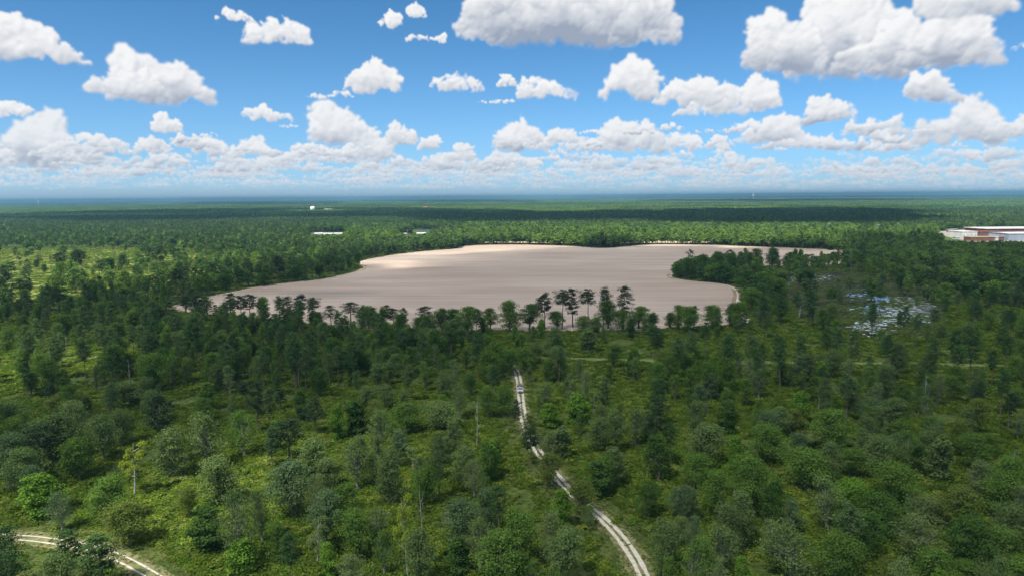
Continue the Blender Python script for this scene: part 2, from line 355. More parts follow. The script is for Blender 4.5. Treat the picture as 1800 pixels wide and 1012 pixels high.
def sheet(name,poly,z,m,label):
    import bmesh
    bm=bmesh.new(); vs=[bm.verts.new((x,y,z)) for x,y in poly]; fc=bm.faces.new(vs); bmesh.ops.triangulate(bm,faces=[fc])
    if sum(f.normal.z for f in bm.faces)<0: bmesh.ops.reverse_faces(bm,faces=bm.faces[:])
    me=bpy.data.meshes.new(name); bm.to_mesh(me); bm.free(); me.materials.append(m)
    o=bpy.data.objects.new(name,me); C.objects.link(o); return tag(o,label,kind='structure')
# bare tilled field
fm=mat('tilled_sand',.95); nt=fm.node_tree; b=nt.nodes['Principled BSDF']; P=geo_pos(nt)
rot=nt.nodes.new('ShaderNodeMapping'); rot.inputs['Rotation'].default_value=(0,0,R(2.0)); nt.links.new(P,rot.inputs['Vector']); Pr=rot.outputs[0]
row=noise(nt,scaled(nt,Pr,(.0026,.22,1)),1,5,.68); row2=noise(nt,scaled(nt,Pr,(.006,.9,1)),1,2,.5); big=noise(nt,scaled(nt,Pr,(.0035,.008,1)),1,3,.55)
pch=noise(nt,scaled(nt,Pr,(.009,.03,1)),1,4,.6)
sumr=math_node(nt,'ADD',math_node(nt,'ADD',math_node(nt,'MULTIPLY',row,.42),math_node(nt,'MULTIPLY',math_node(nt,'SUBTRACT',pch,.18),.25)),math_node(nt,'ADD',math_node(nt,'MULTIPLY',row2,.14),math_node(nt,'MULTIPLY',big,.36)))
nt.links.new(ramp(nt,sumr,[(.36,(.235,.17,.125)),(.455,(.31,.24,.19)),(.54,(.36,.29,.24)),(.63,(.43,.36,.305))]),b.inputs['Base Color'])
bp=nt.nodes.new('ShaderNodeBump'); bp.inputs['Strength'].default_value=.5; bp.inputs['Distance'].default_value=.3; nt.links.new(row2,bp.inputs['Height']); nt.links.new(bp.outputs[0],b.inputs['Normal'])
field=sheet('field',FIELD,.02,fm,'bare tilled sandy field with fine rows, ringed by trees')
f2m=mat('dry_sand',.95,col=(.40,.32,.22)); sheet('field',FIELD2,.02,f2m,'second strip of bare tan soil behind the far tree row')
sm=mat('pale_sand',.95); nt=sm.node_tree; P=geo_pos(nt)
nt.links.new(ramp(nt,noise(nt,P,1.1,4,.7),[(.3,(.36,.32,.26)),(.5,(.48,.445,.39)),(.7,(.56,.53,.48))]),nt.nodes['Principled BSDF'].inputs['Base Color'])
em_=mat('edge_soil',.95); nt=em_.node_tree; P=geo_pos(nt)
nt.links.new(ramp(nt,noise(nt,P,.25,4,.7),[(.35,(.1,.11,.05)),(.5,(.25,.18,.12)),(.65,(.4,.3,.22))]),nt.nodes['Principled BSDF'].inputs['Base Color'])
def ribbon(name,path,w,z,m,label,off=0.0,jit=.15,step=None,closed=False,gap=0.0,seed=1):
    rr=np.random.default_rng(seed); P_=[Vector((*p,0)) for p in path]; V=[];Fc=[]; n=len(P_)
    for i,p in enumerate(P_):
        a=P_[(i-1)%n if closed else max(0,i-1)]; c=P_[(i+1)%n if closed else min(n-1,i+1)]; d=(c-a).normalized(); s=Vector((d.y,-d.x,0))
        ph=sum(math.sin(i*f_+seed*k_)*a_ for f_,k_,a_ in ((.31,1.3,.5),(.83,2.1,.3),(2.1,.7,.2))); h=w/2*(1+jit*(ph+rr.uniform(-.35,.35))); o=off+jit*w*.3*(math.sin(i*.23+seed)+rr.uniform(-.3,.3))
        V+=[p+s*(o-h)+Vector((0,0,z)),p+s*(o+h)+Vector((0,0,z))]
    for i in range(n if closed else n-1):
        if rr.random()<gap: continue
        j=(i+1)%n; Fc.append([2*i,2*i+1,2*j+1,2*j])
    o=mesh_from(name,V,Fc,m); return tag(o,label,kind='structure')
def resample(path,step):
    out=[]; acc=0
    for (x0,y0),(x1,y1) in zip(path[:-1],path[1:]):
        l=math.hypot(x1-x0,y1-y0); k=max(1,int(l/step))
        out+=[(x0+(x1-x0)*i/k,y0+(y1-y0)*i/k) for i in range(k)]
    return out+[path[-1]]
FE=resample(FIELD+[FIELD[0]],6)
ribbon('path',FE[:-1],5.0,.024,em_,'brown earth margin around the bare field',closed=True,jit=.5)
ribbon('path',[p for p in FE[:-1]],1.7,.028,sm,'pale sandy wheel line around the edge of the bare field',off=0,closed=True,jit=.5,gap=.04,seed=4)
T1=resample(TRACK,.7); T2=resample(TRACK2,.7)
shm=mat('track_verge',.95); nt=shm.node_tree; P=geo_pos(nt)
nt.links.new(ramp(nt,noise(nt,P,.5,5,.7),[(.3,(.07,.1,.03)),(.48,(.13,.15,.055)),(.6,(.22,.19,.11)),(.75,(.3,.21,.15))]),nt.nodes['Principled BSDF'].inputs['Base Color'])
ribbon('track',T1,5.6,.02,shm,'grassy verge along the sandy two-rut track',jit=.15)
for off,sd in ((-.82,5),(.82,6)): ribbon('track',T1,.95,.026,sm,'pale sandy wheel rut of the winding track',off=off,jit=.24,gap=0,seed=sd)
ribbon('track',T2,5.5,.02,shm,'grassy verge along the short track at the lower corner',jit=.15,seed=8)
for off,sd in ((-.95,9),(.95,10)): ribbon('track',T2,.42,.026,sm,'pale wheel rut of the short track at the lower corner',off=off,jit=.3,gap=0,seed=sd)
stm=mat('mown_grass',.95); nt=stm.node_tree; P=geo_pos(nt)
nt.links.new(ramp(nt,noise(nt,P,.12,4,.6),[(.3,(.08,.13,.03)),(.55,(.13,.165,.045)),(.75,(.18,.18,.07))]),nt.nodes['Principled BSDF'].inputs['Base Color'])
ribbon('path',resample(STRIP,6),6,.02,stm,'mown grass strip crossing the brush beyond the track',jit=.3)
mdm=mat('meadow_grass',.95); nt=mdm.node_tree; P=geo_pos(nt)
nt.links.new(ramp(nt,noise(nt,P,.03,5,.65),[(.3,(.06,.10,.02)),(.47,(.13,.17,.03)),(.6,(.19,.20,.05)),(.75,(.24,.22,.09))]),nt.nodes['Principled BSDF'].inputs['Base Color'])
sheet('meadow',smooth_path(gp([(-120,438),(100,440),(230,440),(330,447),(420,462),(440,478),(380,494),(300,505),(200,512),(100,520),(-120,525)]),6,True),.012,mdm,'sunny yellow-green meadow dotted with thin pines')
# flooded clearing
wm=mat('still_water',.2,spec=.5); nt=wm.node_tree; b=nt.nodes['Principled BSDF']; b.inputs['Base Color'].default_value=(.03,.035,.04,1); b.inputs['IOR'].default_value=1.9; b.inputs['Metallic'].default_value=.75; b.inputs['Base Color'].default_value=(.86,.90,.95,1)  # pale metallic base puts the bright sky reflection into the colour
wm2=mat('blue_water',.12,spec=.5,metal=.8,col=(.42,.66,.92))  # reflected blue of the sky put into the base colour
mud=mat('wet_mud',.97,spec=.03); nt=mud.node_tree; P=geo_pos(nt)
nt.links.new(ramp(nt,noise(nt,scaled(nt,P,(.05,.09,1)),1,5,.65),[(.36,(.028,.024,.024)),(.46,(.04,.036,.034)),(.52,(.042,.06,.018)),(.7,(.06,.09,.02))]),nt.nodes['Principled BSDF'].inputs['Base Color'])
sheet('ground',smooth_path(SWAMP,6,True),.012,mud,'dark wet mud in the flooded clearing')
pr=np.random.default_rng(5)
def puddle_patch(u,v,su,sv,n):
    V=[];Fc=[]
    for _ in range(int(n*4)):
        uu=u+(6 if u>1460 else 0)+pr.normal()*su*1.25; vv=v+pr.normal()*sv*1.25; x,y=gp([(uu,vv)])[0]
        rx=pr.uniform(.5,1.9); ry=rx*pr.uniform(.5,1.3); m=12; b0=len(V); ph=pr.uniform(0,6.3)
        z=.018+len(Fc)*.00012
        for k in range(m):
            t=2*math.pi*k/m; q=1+.45*math.sin(2*t+ph)+.35*pr.uniform(-1,1); V.append((x+rx*q*math.cos(t),y+ry*q*math.sin(t),z))
        V.append((x,y,z))
        for k in range(m): Fc.append([b0+m,b0+k,b0+(k+1)%m])
    return V,Fc
for (u,v,su,sv,n,lb) in ((1412,491,12,4,26,'pale water lying in the flooded clearing near the oaks'),(1385,486,8,2,8,'small strip of water beside the dark oaks'),(1452,488,7,2,7,'thin strip of water in the wet clearing'),
        (1512,515,12,4,12,'blue water in the middle of the wet clearing'),(1540,524,12,3,14,'bright blue water in the wet clearing'),(1530,545,14,5,22,'blue and white water among the stems'),(1570,548,20,4,30,'broad bright water in the wet clearing'),(1605,545,18,6,34,'wide white water at the far side of the clearing'),(1595,533,18,4,14,'thin water strips above the wide water'),(1615,556,16,4,10,'water at the brushy edge'),(1510,572,8,4,14,'pale water among the pines'),(1535,572,10,7,20,'pale water under the pines'),(1635,545,12,5,8,'blue water by the trees'),(1560,562,14,4,9,'broken water among brush')):
    V_,F_=puddle_patch(u,v,su,sv,n); o=mesh_from('water',V_,F_,wm2 if 'blue' in lb else wm); tag(o,lb,kind='structure')
sheet('water',gp([(728,405),(760,403.5),(800,404),(812,406),(790,408.5),(740,408)]),.02,mat('pond_water',.15,col=(.10,.14,.13),spec=.5),'grey-green pond behind the metal barns')

# ============================ foliage prototypes ============================
def leaf_mat(name,cols,rnd=(.8,1.25),use_obj=True,trans=.25,patch=.0):
    m=bpy.data.materials.new(name); m.use_nodes=True; nt=m.node_tree; nt.nodes.clear(); L=nt.links.new
    out=nt.nodes.new('ShaderNodeOutputMaterial'); d=nt.nodes.new('ShaderNodeBsdfDiffuse'); t=nt.nodes.new('ShaderNodeBsdfTranslucent'); g=nt.nodes.new('ShaderNodeMixShader'); g.inputs[0].default_value=trans
    oi=nt.nodes.new('ShaderNodeObjectInfo'); at=nt.nodes.new('ShaderNodeAttribute'); at.attribute_name='shade'
    if use_obj: base=oi.outputs['Color']
    else: base=ramp(nt,oi.outputs['Random'],[(i/(max(1,len(cols)-1)),c) for i,c in enumerate(cols)])
    # leaves of one clump differ a little in colour
    mul=math_node(nt,'MULTIPLY',at.outputs['Fac'],math_node(nt,'ADD',math_node(nt,'MULTIPLY',oi.outputs['Random'] if not use_obj else 0.5,rnd[1]-rnd[0]),rnd[0]))
    vm=nt.nodes.new('ShaderNodeVectorMath'); vm.operation='SCALE'; L(base,vm.inputs[0]); L(mul,vm.inputs['Scale'])
    L(vm.outputs[0],d.inputs[0]); 
    v2=nt.nodes.new('ShaderNodeVectorMath'); v2.operation='MULTIPLY'; L(vm.outputs[0],v2.inputs[0]); v2.inputs[1].default_value=(1.25,1.35,.6); L(v2.outputs[0],t.inputs[0])
    L(d.outputs[0],g.inputs[1]); L(t.outputs[0],g.inputs[2]); L(g.outputs[0],out.inputs[0]); return m
def bark_mat(name,c0,c1):
    m=mat(name,.95); nt=m.node_tree; tc=nt.nodes.new('ShaderNodeTexCoord')
    nt.links.new(ramp(nt,noise(nt,scaled(nt,tc.outputs['Object'],(3,3,.7)),1,4,.6),[(.35,c0),(.65,c1)]),nt.nodes['Principled BSDF'].inputs['Base Color']); return m
M_leaf=leaf_mat('broad_leaves',[],(1,1),True,.35)
M_need=leaf_mat('pine_needles',[],(1,1),True,.12)
M_fb=leaf_mat('forest_leaves',[(0.068,0.130,0.030),(0.099,0.176,0.036),(0.083,0.153,0.034),(0.132,0.210,0.040),(0.110,0.164,0.059),(0.077,0.142,0.034),(0.116,0.198,0.036),(0.094,0.147,0.050)],(.8,1.2),False)
M_fd=leaf_mat('dark_forest_leaves',[(0.048,0.103,0.027),(0.069,0.129,0.034),(0.056,0.116,0.034),(0.075,0.129,0.043)],(.8,1.15),False)
M_fl=leaf_mat('light_forest_leaves',[(0.103,0.181,0.034),(0.131,0.210,0.040),(0.112,0.185,0.050),(0.093,0.166,0.030)],(.85,1.2),False)
M_fp=leaf_mat('forest_needles',[(0.053,0.100,0.032),(0.083,0.130,0.048),(0.061,0.111,0.036),(0.094,0.142,0.054)],(.85,1.1),False,.12)
M_sh=leaf_mat('brush_leaves',[(0.082,0.138,0.016),(0.131,0.195,0.022),(0.060,0.115,0.019),(0.159,0.212,0.026),(0.094,0.161,0.020),(0.068,0.127,0.016),(0.170,0.206,0.045),(0.110,0.172,0.022)],(.8,1.2),False)
M_gs=leaf_mat('grass_blades',[(.12,.15,.04),(.09,.14,.03),(.2,.18,.09),(.15,.17,.05)],(.8,1.2),False)
M_bark=bark_mat('grey_bark',(.11,.095,.08),(.22,.19,.16)); M_pbark=bark_mat('pine_bark',(.10,.075,.06),(.2,.155,.125)); M_pale=bark_mat('pale_bark',(.17,.16,.14),(.30,.29,.26))
M_dead=bark_mat('bleached_wood',(.22,.21,.20),(.40,.39,.37))

def cards(P,N,size,r,jit=.6):
    """leaf-sized bent quads at P facing roughly N"""
    n=len(P); N=N+r.normal(size=(n,3))*jit; N/=np.linalg.norm(N,axis=1,keepdims=True)+1e-9
    a=np.cross(N,r.normal(size=(n,3))); a/=np.linalg.norm(a,axis=1,keepdims=True)+1e-9; b=np.cross(N,a)
    s=size*r.uniform(.55,1.3,(n,1)); q=r.uniform(.5,1.0,(n,1))
    V=np.empty((n,4,3),np.float32)
    V[:,0]=P-a*s; V[:,1]=P-b*s*q+N*s*.15; V[:,2]=P+a*s*r.uniform(.6,1.1,(n,1)); V[:,3]=P+b*s*q-N*s*.12
    return V.reshape(-1,3),np.arange(n*4,dtype=np.int32).reshape(n,4)
def clump_pts(c,rad,n,r,flat=1.0,low=-.7):
    d=r.normal(size=(n,3)); d[:,2]=np.where(d[:,2]<low,-d[:,2]*.6,d[:,2]); d/=np.linalg.norm(d,axis=1,keepdims=True)+1e-9
    rr=rad*(.2+.95*r.random((n,1))**.6)
    p=d*rr; p[:,2]*=flat; return p+np.array(c),d
def crown_broad(seed,H,W,low,nc,leaf,nleaf,top=1.0,spread=.5,cl=(.13,.22)):
    r=np.random.default_rng(seed); V=[];Fc=[];Sh=[];off=0; cs=[]
    ncl=nc; lx,ly=r.uniform(-.1,.1,2)*W
    for i in range(ncl):
        t=(i+.5)/ncl; z=low+(1-low)*t**.85*.94; zz=(z-low)/(1-low)
        env=math.sin(math.pi*min(1,.16+.80*zz))**.65 if zz<.95 else .3
        a=i*2.39996+r.uniform(-.6,.6); rad=W/2*env*(r.uniform(spread,1.0) if i%4 else r.uniform(0,.45)); rad=max(0,rad-W*.1)
        cr=W*(cl[0]*.6+(cl[1]*1.25-cl[0]*.6)*r.random()**1.4)*(.7+.5*env)
        c=(lx*zz+math.cos(a)*rad*r.uniform(.85,1.15),ly*zz+math.sin(a)*rad,min(z*H,H-cr*.75)); cs.append((c,cr))
        n=int(nleaf/ncl*(cr/(W*.17))**1.6)+8; P,N=clump_pts(c,cr,n,r,.8)
        v,f=cards(P,N,leaf,r); V.append(v); Fc.append(f+off); off+=len(v); Sh.append(np.full(n,r.uniform(.86,1.16))*r.uniform(.88,1.12,n))
    return np.concatenate(V),np.concatenate(Fc),np.concatenate(Sh),cs
def trunk_broad(seed,H,W,cs,r0,low):
    r=np.random.default_rng(seed+99); mb=MB(); h1=H*(low+.25)
    pts=[(0,0,-.3)]; x=y=0
    for k in range(1,6): x+=r.uniform(-.12,.12); y+=r.uniform(-.12,.12); pts.append((x,y,h1*k/5))
    top=(x*.6,y*.6,H*.86); pts.append(top)
    mb.add(*tube(pts,[r0*1.25,r0,r0*.9,r0*.8,r0*.7,r0*.55,r0*.12],7))
    for (c,cr) in cs:
        if r.random()<.75:
            k=int(r.integers(2,6)); p0=Vector(pts[k]); q=Vector(c); 
            if q.z<p0.z+.3: p0=Vector(pts[2])
            mid=p0.lerp(q,.5)+Vector((0,0,-.06*H*r.random()+.02*H)); mb.add(*tube([p0,mid,q],[r0*.38,r0*.22,r0*.06],5))
    return mb
def crown_pine(seed,H,W,low,nb,leaf,nleaf):
    r=np.random.default_rng(seed); V=[];Fc=[];Sh=[];off=0;br=[]
    for i in range(nb):
        t=(i+r.random())/nb; z=H*(low+(.97-low)*t); prof=(.50+.55*math.sin(math.pi*min(1,t*.85+.12))**.8)*(1-.35*t**4)
        L=W/2*prof*r.uniform(.6,1.08)*(1-.25*(t>.9)); a=i*2.4+r.uniform(-.5,.5)
        end=(math.cos(a)*L,math.sin(a)*L,z+L*r.uniform(.02,.3)); br.append(((0,0,z-.25),end))
        for s in ((.55,.5),(.95,.72)) if L>1.4 else ((.7,.62),):
            c=tuple(q*s[0] for q in end[:2])+(z+(end[2]-z)*s[0]+.1,); cr=W*.135*s[1]*r.uniform(.85,1.35)
            n=int(nleaf/nb*(.5 if L>1.4 else .8)*r.uniform(.7,1.3)); c=(c[0]+r.uniform(-.3,.3),c[1]+r.uniform(-.3,.3),c[2]+r.uniform(-1.0,1.1)); P,N=clump_pts(c,cr*1.75,n,r,.85,-.4); N=N*.6+np.array([0,0,.3])
            v,f=cards(P,N,leaf,r,.8); V.append(v);Fc.append(f+off);off+=len(v);Sh.append(np.full(n,r.uniform(.82,1.15))*r.uniform(.8,1.2,n))
    P,N=clump_pts((0,0,H*.955),W*.13,int(nleaf*.06),r,.8); v,f=cards(P,N,leaf,r); V.append(v);Fc.append(f+off);Sh.append(np.ones(len(f)))
    return np.concatenate(V),np.concatenate(Fc),np.concatenate(Sh),br
def trunk_pine(seed,H,br,r0):
    r=np.random.default_rng(seed+5); mb=MB(); pts=[(0,0,-.3)]; x=y=0
    for k in range(1,8): x+=r.uniform(-.1,.1);y+=r.uniform(-.1,.1); pts.append((x,y,H*.95*k/7))
    mb.add(*tube(pts,[r0*1.2]+[r0*(1-.115*k) for k in range(7)],7))
    for p,q in br: mb.add(*tube([p,q],[r0*.2,r0*.05],4))
    return mb
# reference sizes: every prototype keeps its own H, W
PROTO={}   # key -> dict(H,W,parts=[objects])
def reg(key,H,W,parts): PROTO[key]=dict(H=H,W=W,parts=parts)
def mk_broad(key,seed,H,W,low,nc,leaf,nleaf,bark=M_bark,spread=.5,cl=(.13,.22)):
    v,f,s,cs=crown_broad(seed,H,W,low,nc,leaf,nleaf,spread=spread,cl=cl)
    cr=mesh_from('crown',v,f,M_leaf,shade=s,link=False); tm=trunk_broad(seed,H,W,cs,W*.028+.08,low)
    tr=mesh_from('trunk',tm.V,tm.F,bark,link=False); reg(key,H,W,[tr,cr])
mk_broad('b0',1,12,9,.20,34,.175,6400); mk_broad('b1',2,12,8.5,.12,38,.175,6400); mk_broad('b2',3,13,8,.24,32,.175,5800)
mk_broad('b3',4,11,10,.18,42,.18,7400,spread=.6); mk_broad('b4',5,14,7.5,.16,36,.17,5600); mk_broad('b5',6,12,9,.08,40,.18,7000)
mk_broad('a0',7,12,9,.20,44,.155,5400,M_pale,.45,(.09,.17)); mk_broad('a1',8,13,8,.22,42,.155,4800,M_pale,.4,(.08,.16)); mk_broad('a2',9,12,8.5,.12,48,.155,5600,M_pale,.5,(.09,.16))
mk_broad('v0',10,11,4.2,.02,30,.2,3800,spread=.2,cl=(.2,.3)); mk_broad('v1',11,12,4.6,.0,34,.2,4200,spread=.25,cl=(.17,.28)); mk_broad('c0',12,9,5.5,.04,30,.2,4200,spread=.35,cl=(.18,.27))
def mk_pine(key,seed,H,W,low,nb,nleaf):
    v,f,s,br=crown_pine(seed,H,W,low,nb,.2,nleaf); cr=mesh_from('crown',v,f,M_need,shade=s,link=False); tm=trunk_pine(seed,H,br,.26)
    tr=mesh_from('trunk',tm.V,tm.F,M_pbark,link=False); reg(key,H,W,[tr,cr])
mk_pine('p0',21,21,7.5,.55,30,4600); mk_pine('p1',22,22,7,.48,34,4800); mk_pine('p2',23,20,8,.62,26,4400); mk_pine('p3',24,18,6,.35,36,4200); mk_pine('p4',25,22,8,.42,34,4600); mk_pine('p5',26,19,7.5,.5,24,5200)
def mk_dead(key,seed,H,nl,leaves=0,W=5):
    r=np.random.default_rng(seed); pts=[(0,0,-.3)];x=y=0
    for k in range(1,7): x+=r.uniform(-.15,.15);y+=r.uniform(-.15,.15);pts.append((x,y,H*k/6))
    tr=mesh_from('trunk',*tube(pts,[.22,.19,.17,.14,.11,.07,.03],6),M_dead,link=False); parts=[tr]; ends=[]
    for i in range(nl):
        k=int(r.integers(2,6)); p=Vector(pts[k]); a=i*2.4+r.uniform(-.5,.5); L=W/2*r.uniform(.5,1)*(1.1-.1*k)
        m=p+Vector((math.cos(a)*L*.6,math.sin(a)*L*.6,L*.45)); e=m+Vector((math.cos(a)*L*.3,math.sin(a)*L*.3,L*r.uniform(.4,.9)))
        V,Fc=tube([p,m,e],[.09,.06,.02],5); mb=MB().add(V,Fc)
        for q in range(3):
            b2=m.lerp(e,r.random()); e2=b2+Vector(r.normal(size=3)*.5)+Vector((0,0,.6)); mb.add(*tube([b2,e2],[.035,.012],4)); ends.append(e2)
        ends.append(e); parts.append(mesh_from('limb',mb.V,mb.F,M_dead,link=False))
    if leaves:
        P=np.concatenate([clump_pts(tuple(e),.8,leaves//len(ends),r)[0] for e in ends]); v,f=cards(P,P*0+np.array([0,0,1.]),.15,r)
        parts.append(mesh_from('crown',v,f,M_leaf,shade=np.ones(len(f)),link=False))
    reg(key,H,W,parts)
mk_dead('d0',31,14,6); mk_dead('d1',32,13,8,2600,6.5); mk_dead('d2',33,10,5)

# ============================ forest cover: what stands where ============================
TINT={'mid green':(0.103,0.181,0.036),'grey-green':(0.127,0.187,0.064),'dark green':(0.063,0.124,0.028),'bright green':(0.119,0.221,0.030),'yellow-green':(0.216,0.273,0.035),'pale green':(0.157,0.215,0.080),'blue-grey':(0.108,0.168,0.075),'olive':(0.130,0.173,0.040)}
PT={'dark green':(.050,.102,.032),'dull green':(.082,.132,.046)}
trees=[]  # dict x,y,proto,H,W,tint,kind,hand,rz
def add_tree(x,y,proto,H,W,tint,hand=False):
    trees.append(dict(x=x,y=y,p=proto,H=H,W=W,t=tint,hand=hand))
TC={'m':'mid green','g':'grey-green','d':'dark green','b':'bright green','y':'yellow-green','l':'pale green','w':'blue-grey','o':'olive'}
def hand(off,sc,lst):
    r=np.random.default_rng(int(off[0]+off[1]))
    for (cx,top,base,w,k,*tt) in lst:
        u=off[0]+cx/sc; vt=off[1]+top/sc; vb=off[1]+base/sc; x,y=(float(q) for q in ground(u,vb))
        H=float(height_at(u,vt,x,y)); d=math.hypot(x,y); W=w/sc*d/F*(1.1 if k in 'PQDE' else 1.2); tt=tt[0] if tt else 'm'
        if k=='B': p=r.choice(['b0','b1','b2','b3','b5']) if H<1.6*W else r.choice(['b4','b2','b5'])
        elif k=='A': p=r.choice(['a0','a1','a2'])
        elif k=='V': p=r.choice(['v0','v1']) 
        elif k=='C': p='c0'
        elif k=='P': p=r.choice(['p0','p1','p2','p4','p3','p5','p4','p5'])
        elif k=='Q': p='p3'
        elif k=='D': p='d0'
        elif k=='E': p='d1'
        else: p='d2'
        H=max(3,min(34,H)); W=max(1.6,min(16,W)); add_tree(x,y,str(p),H,W,TC[tt],True)
hand((0,670),2.958,[(205,475,700,150,'C','b'),(325,565,775,120,'A','w'),(700,315,590,130,'E','y'),(675,610,850,190,'B','o'),(410,290,505,170,'B','m'),(540,165,410,130,'B','g'),(205,230,480,170,'P'),(290,155,400,200,'B','g'),(840,75,450,130,'P'),(640,140,330,120,'B','g'),(420,90,330,120,'B','l'),(900,240,500,160,'B','g'),(1085,150,450,180,'A','g'),(1080,0,150,70,'V','m'),(1340,0,260,90,'P'),(1150,380,630,190,'B','g'),(1270,150,390,170,'A','m'),(1415,240,450,70,'Q'),(1505,200,415,130,'P'),(1645,80,280,90,'P'),(1530,420,700,230,'B','w'),(1640,290,500,160,'B','g'),(1250,550,960,210,'A','g'),(1700,560,880,190,'B','w'),(1650,720,950,130,'E','l'),(360,780,1060,120,'Q','d'),(540,800,1080,150,'Q','d'),(20,880,1090,150,'Q','d'),(60,270,560,140,'B','w'),(110,350,600,150,'B','g'),(330,50,160,150,'B','o'),(265,10,155,60,'P'),(80,180,300,130,'B','m'),(50,100,250,120,'B','g'),(1075,650,880,120,'V','d'),(1260,820,1000,150,'C','b'),(670,0,130,150,'B','g'),(740,10,80,60,'P'),(1280,10,130,80,'P'),(1460,40,150,60,'Q'),(1590,130,210,60,'P'),(1700,400,560,150,'B','g')])
hand((600,670),2.958,[(85,90,270,110,'V','d'),(135,20,140,110,'B','g'),(235,20,140,110,'B','g'),(190,130,400,140,'A','g'),(350,100,270,150,'B','m'),(525,100,250,190,'B','g'),(525,65,120,50,'C','b'),(85,270,560,150,'A','g'),(265,350,640,160,'B','g'),(705,80,325,60,'D'),(845,20,180,100,'B','m'),(915,100,270,60,'P'),(505,260,380,110,'B','o'),(375,340,480,90,'E','l'),(415,385,530,110,'A','g'),(640,330,520,150,'B','g'),(500,380,520,90,'B','m'),(775,290,500,100,'V','b'),(690,410,600,140,'A','l'),(345,590,1012,130,'E','y'),(425,520,820,60,'D'),(190,660,860,170,'A','g'),(620,610,860,190,'B','w'),(750,550,780,150,'B','w'),(1135,560,760,100,'C','b'),(720,720,980,190,'A','g'),(920,670,980,220,'B','m'),(1150,750,1050,200,'B','g'),(220,780,1010,150,'A','m'),(50,900,1080,150,'A','l'),(990,920,1080,150,'A','m'),(610,800,1000,100,'V','d'),(985,165,330,90,'B','o'),(985,250,440,90,'P'),(1080,250,410,140,'A','l'),(1145,220,400,80,'V','g'),(1075,110,240,90,'C','b'),(1230,60,220,110,'C','b'),(1060,0,130,130,'A','g'),(1180,0,110,60,'P'),(1310,50,170,50,'E','l'),(1340,180,370,130,'B','g'),(1430,140,370,100,'B','g'),(1530,130,340,120,'A','g'),(1630,70,450,110,'P'),(1350,410,600,100,'V','d'),(1455,370,520,80,'A','l'),(1745,550,720,100,'B','w'),(1760,700,850,100,'B','g'),(1290,640,765,80,'A','m')])
hand((1200,670),2.958,[(110,220,430,200,'B','g'),(270,280,600,120,'B','b'),(60,380,560,170,'B','m'),(370,370,700,190,'B','m'),(450,220,420,180,'B','m'),(375,140,300,120,'A','m'),(615,50,230,90,'C','b'),(780,150,350,170,'B','m'),(560,140,260,90,'B','o'),(640,350,560,220,'B','m'),(640,280,340,150,'E','l'),(965,80,220,120,'B','w'),(940,170,330,110,'A','g'),(870,340,500,120,'B','m'),(1000,280,500,150,'B','g'),(1125,270,420,100,'B','w'),(1100,420,620,200,'B','m'),(1300,180,330,120,'A','m'),(1330,260,510,90,'V','g'),(1280,250,390,100,'B','g'),(1520,30,250,50,'P'),(1690,60,250,60,'P'),(1740,160,300,80,'A','l'),(750,500,780,190,'A','g'),(850,500,720,180,'B','b'),(1000,580,800,200,'B','d'),(930,680,930,210,'B','d'),(560,610,780,140,'A','w'),(30,540,730,130,'B','w'),(50,690,980,120,'A','w'),(30,790,985,50,'D'),(190,730,1010,200,'A','g'),(570,720,1040,260,'A','g'),(790,790,1040,230,'B','m'),(1220,690,950,220,'A','l'),(1290,610,720,200,'B','g'),(1590,740,980,230,'A','m'),(1300,850,1080,160,'B','m'),(1470,920,1090,140,'B','m'),(1080,930,1100,150,'B','o'),(1520,390,620,130,'A','l'),(1650,460,700,170,'B','m'),(1750,530,760,120,'A','l'),(1700,640,880,150,'B','g'),(1720,920,1120,200,'B','m'),(1480,260,400,120,'B','m'),(1570,270,380,130,'B','m'),(250,130,280,60,'V','d'),(60,800,1090,180,'A','m'),(330,560,860,150,'B','g'),(450,480,760,130,'B','d'),(180,470,720,150,'B','m')])
# the near edge of the bare field
hand((0,0),1,[(886,612,655,36,'B','m'),(900,618,660,26,'B','d'),(872,600,650,40,'B','m'),(925,610,650,34,'B','m'),(940,600,640,34,'B','g')])
hand((600,330),2.977,[(50,600,710,85,'P'),(145,615,735,100,'B','m'),(215,630,740,60,'B','d'),(237,615,730,60,'P'),(280,630,740,75,'P'),(440,622,748,72,'P'),(525,625,745,100,'B','d'),(590,630,745,90,'B','d'),(660,620,765,120,'B','m'),(780,630,745,80,'B','m'),(880,588,748,115,'B','m'),(985,605,745,110,'B','d'),(1065,560,742,75,'P'),(1130,645,738,90,'B','d'),(1155,545,738,85,'P'),(1212,530,730,70,'P'),(1292,540,725,90,'P'),(1372,530,730,72,'P'),(1395,585,735,100,'B','d'),(1475,515,735,85,'P'),(1470,640,745,110,'B','m'),(1555,620,735,110,'B','m'),(1720,650,735,60,'B','d'),(1765,612,740,80,'B','m'),(1285,670,790,110,'B','g'),(1100,780,880,120,'B','g'),(1290,730,860,100,'V','g')])
hand((1200,330),2.977,[(30,622,760,110,'B','m'),(155,612,735,110,'B','m'),(245,600,725,70,'B','d'),(285,598,730,80,'B','m'),(30,372,480,100,'B','d'),(110,345,478,120,'B','d'),(180,335,465,150,'B','d'),(250,342,465,90,'B','d'),(230,400,500,130,'B','d'),(150,400,490,110,'B','d'),(297,350,410,30,'V','g'),(385,318,414,105,'B','d'),(345,335,412,60,'B','d'),(470,313,412,70,'B','d'),(570,338,412,95,'B','d'),(615,360,412,60,'B','d'),(707,357,415,60,'B','d'),(850,338,405,36,'V','d'),(880,350,435,30,'E','l'),(610,560,680,80,'E','w'),(330,430,560,120,'B','d'),(420,440,540,120,'B','m'),(500,470,590,120,'B','m'),(360,520,640,120,'B','m'),(770,120+180,326,30,'V','d')])
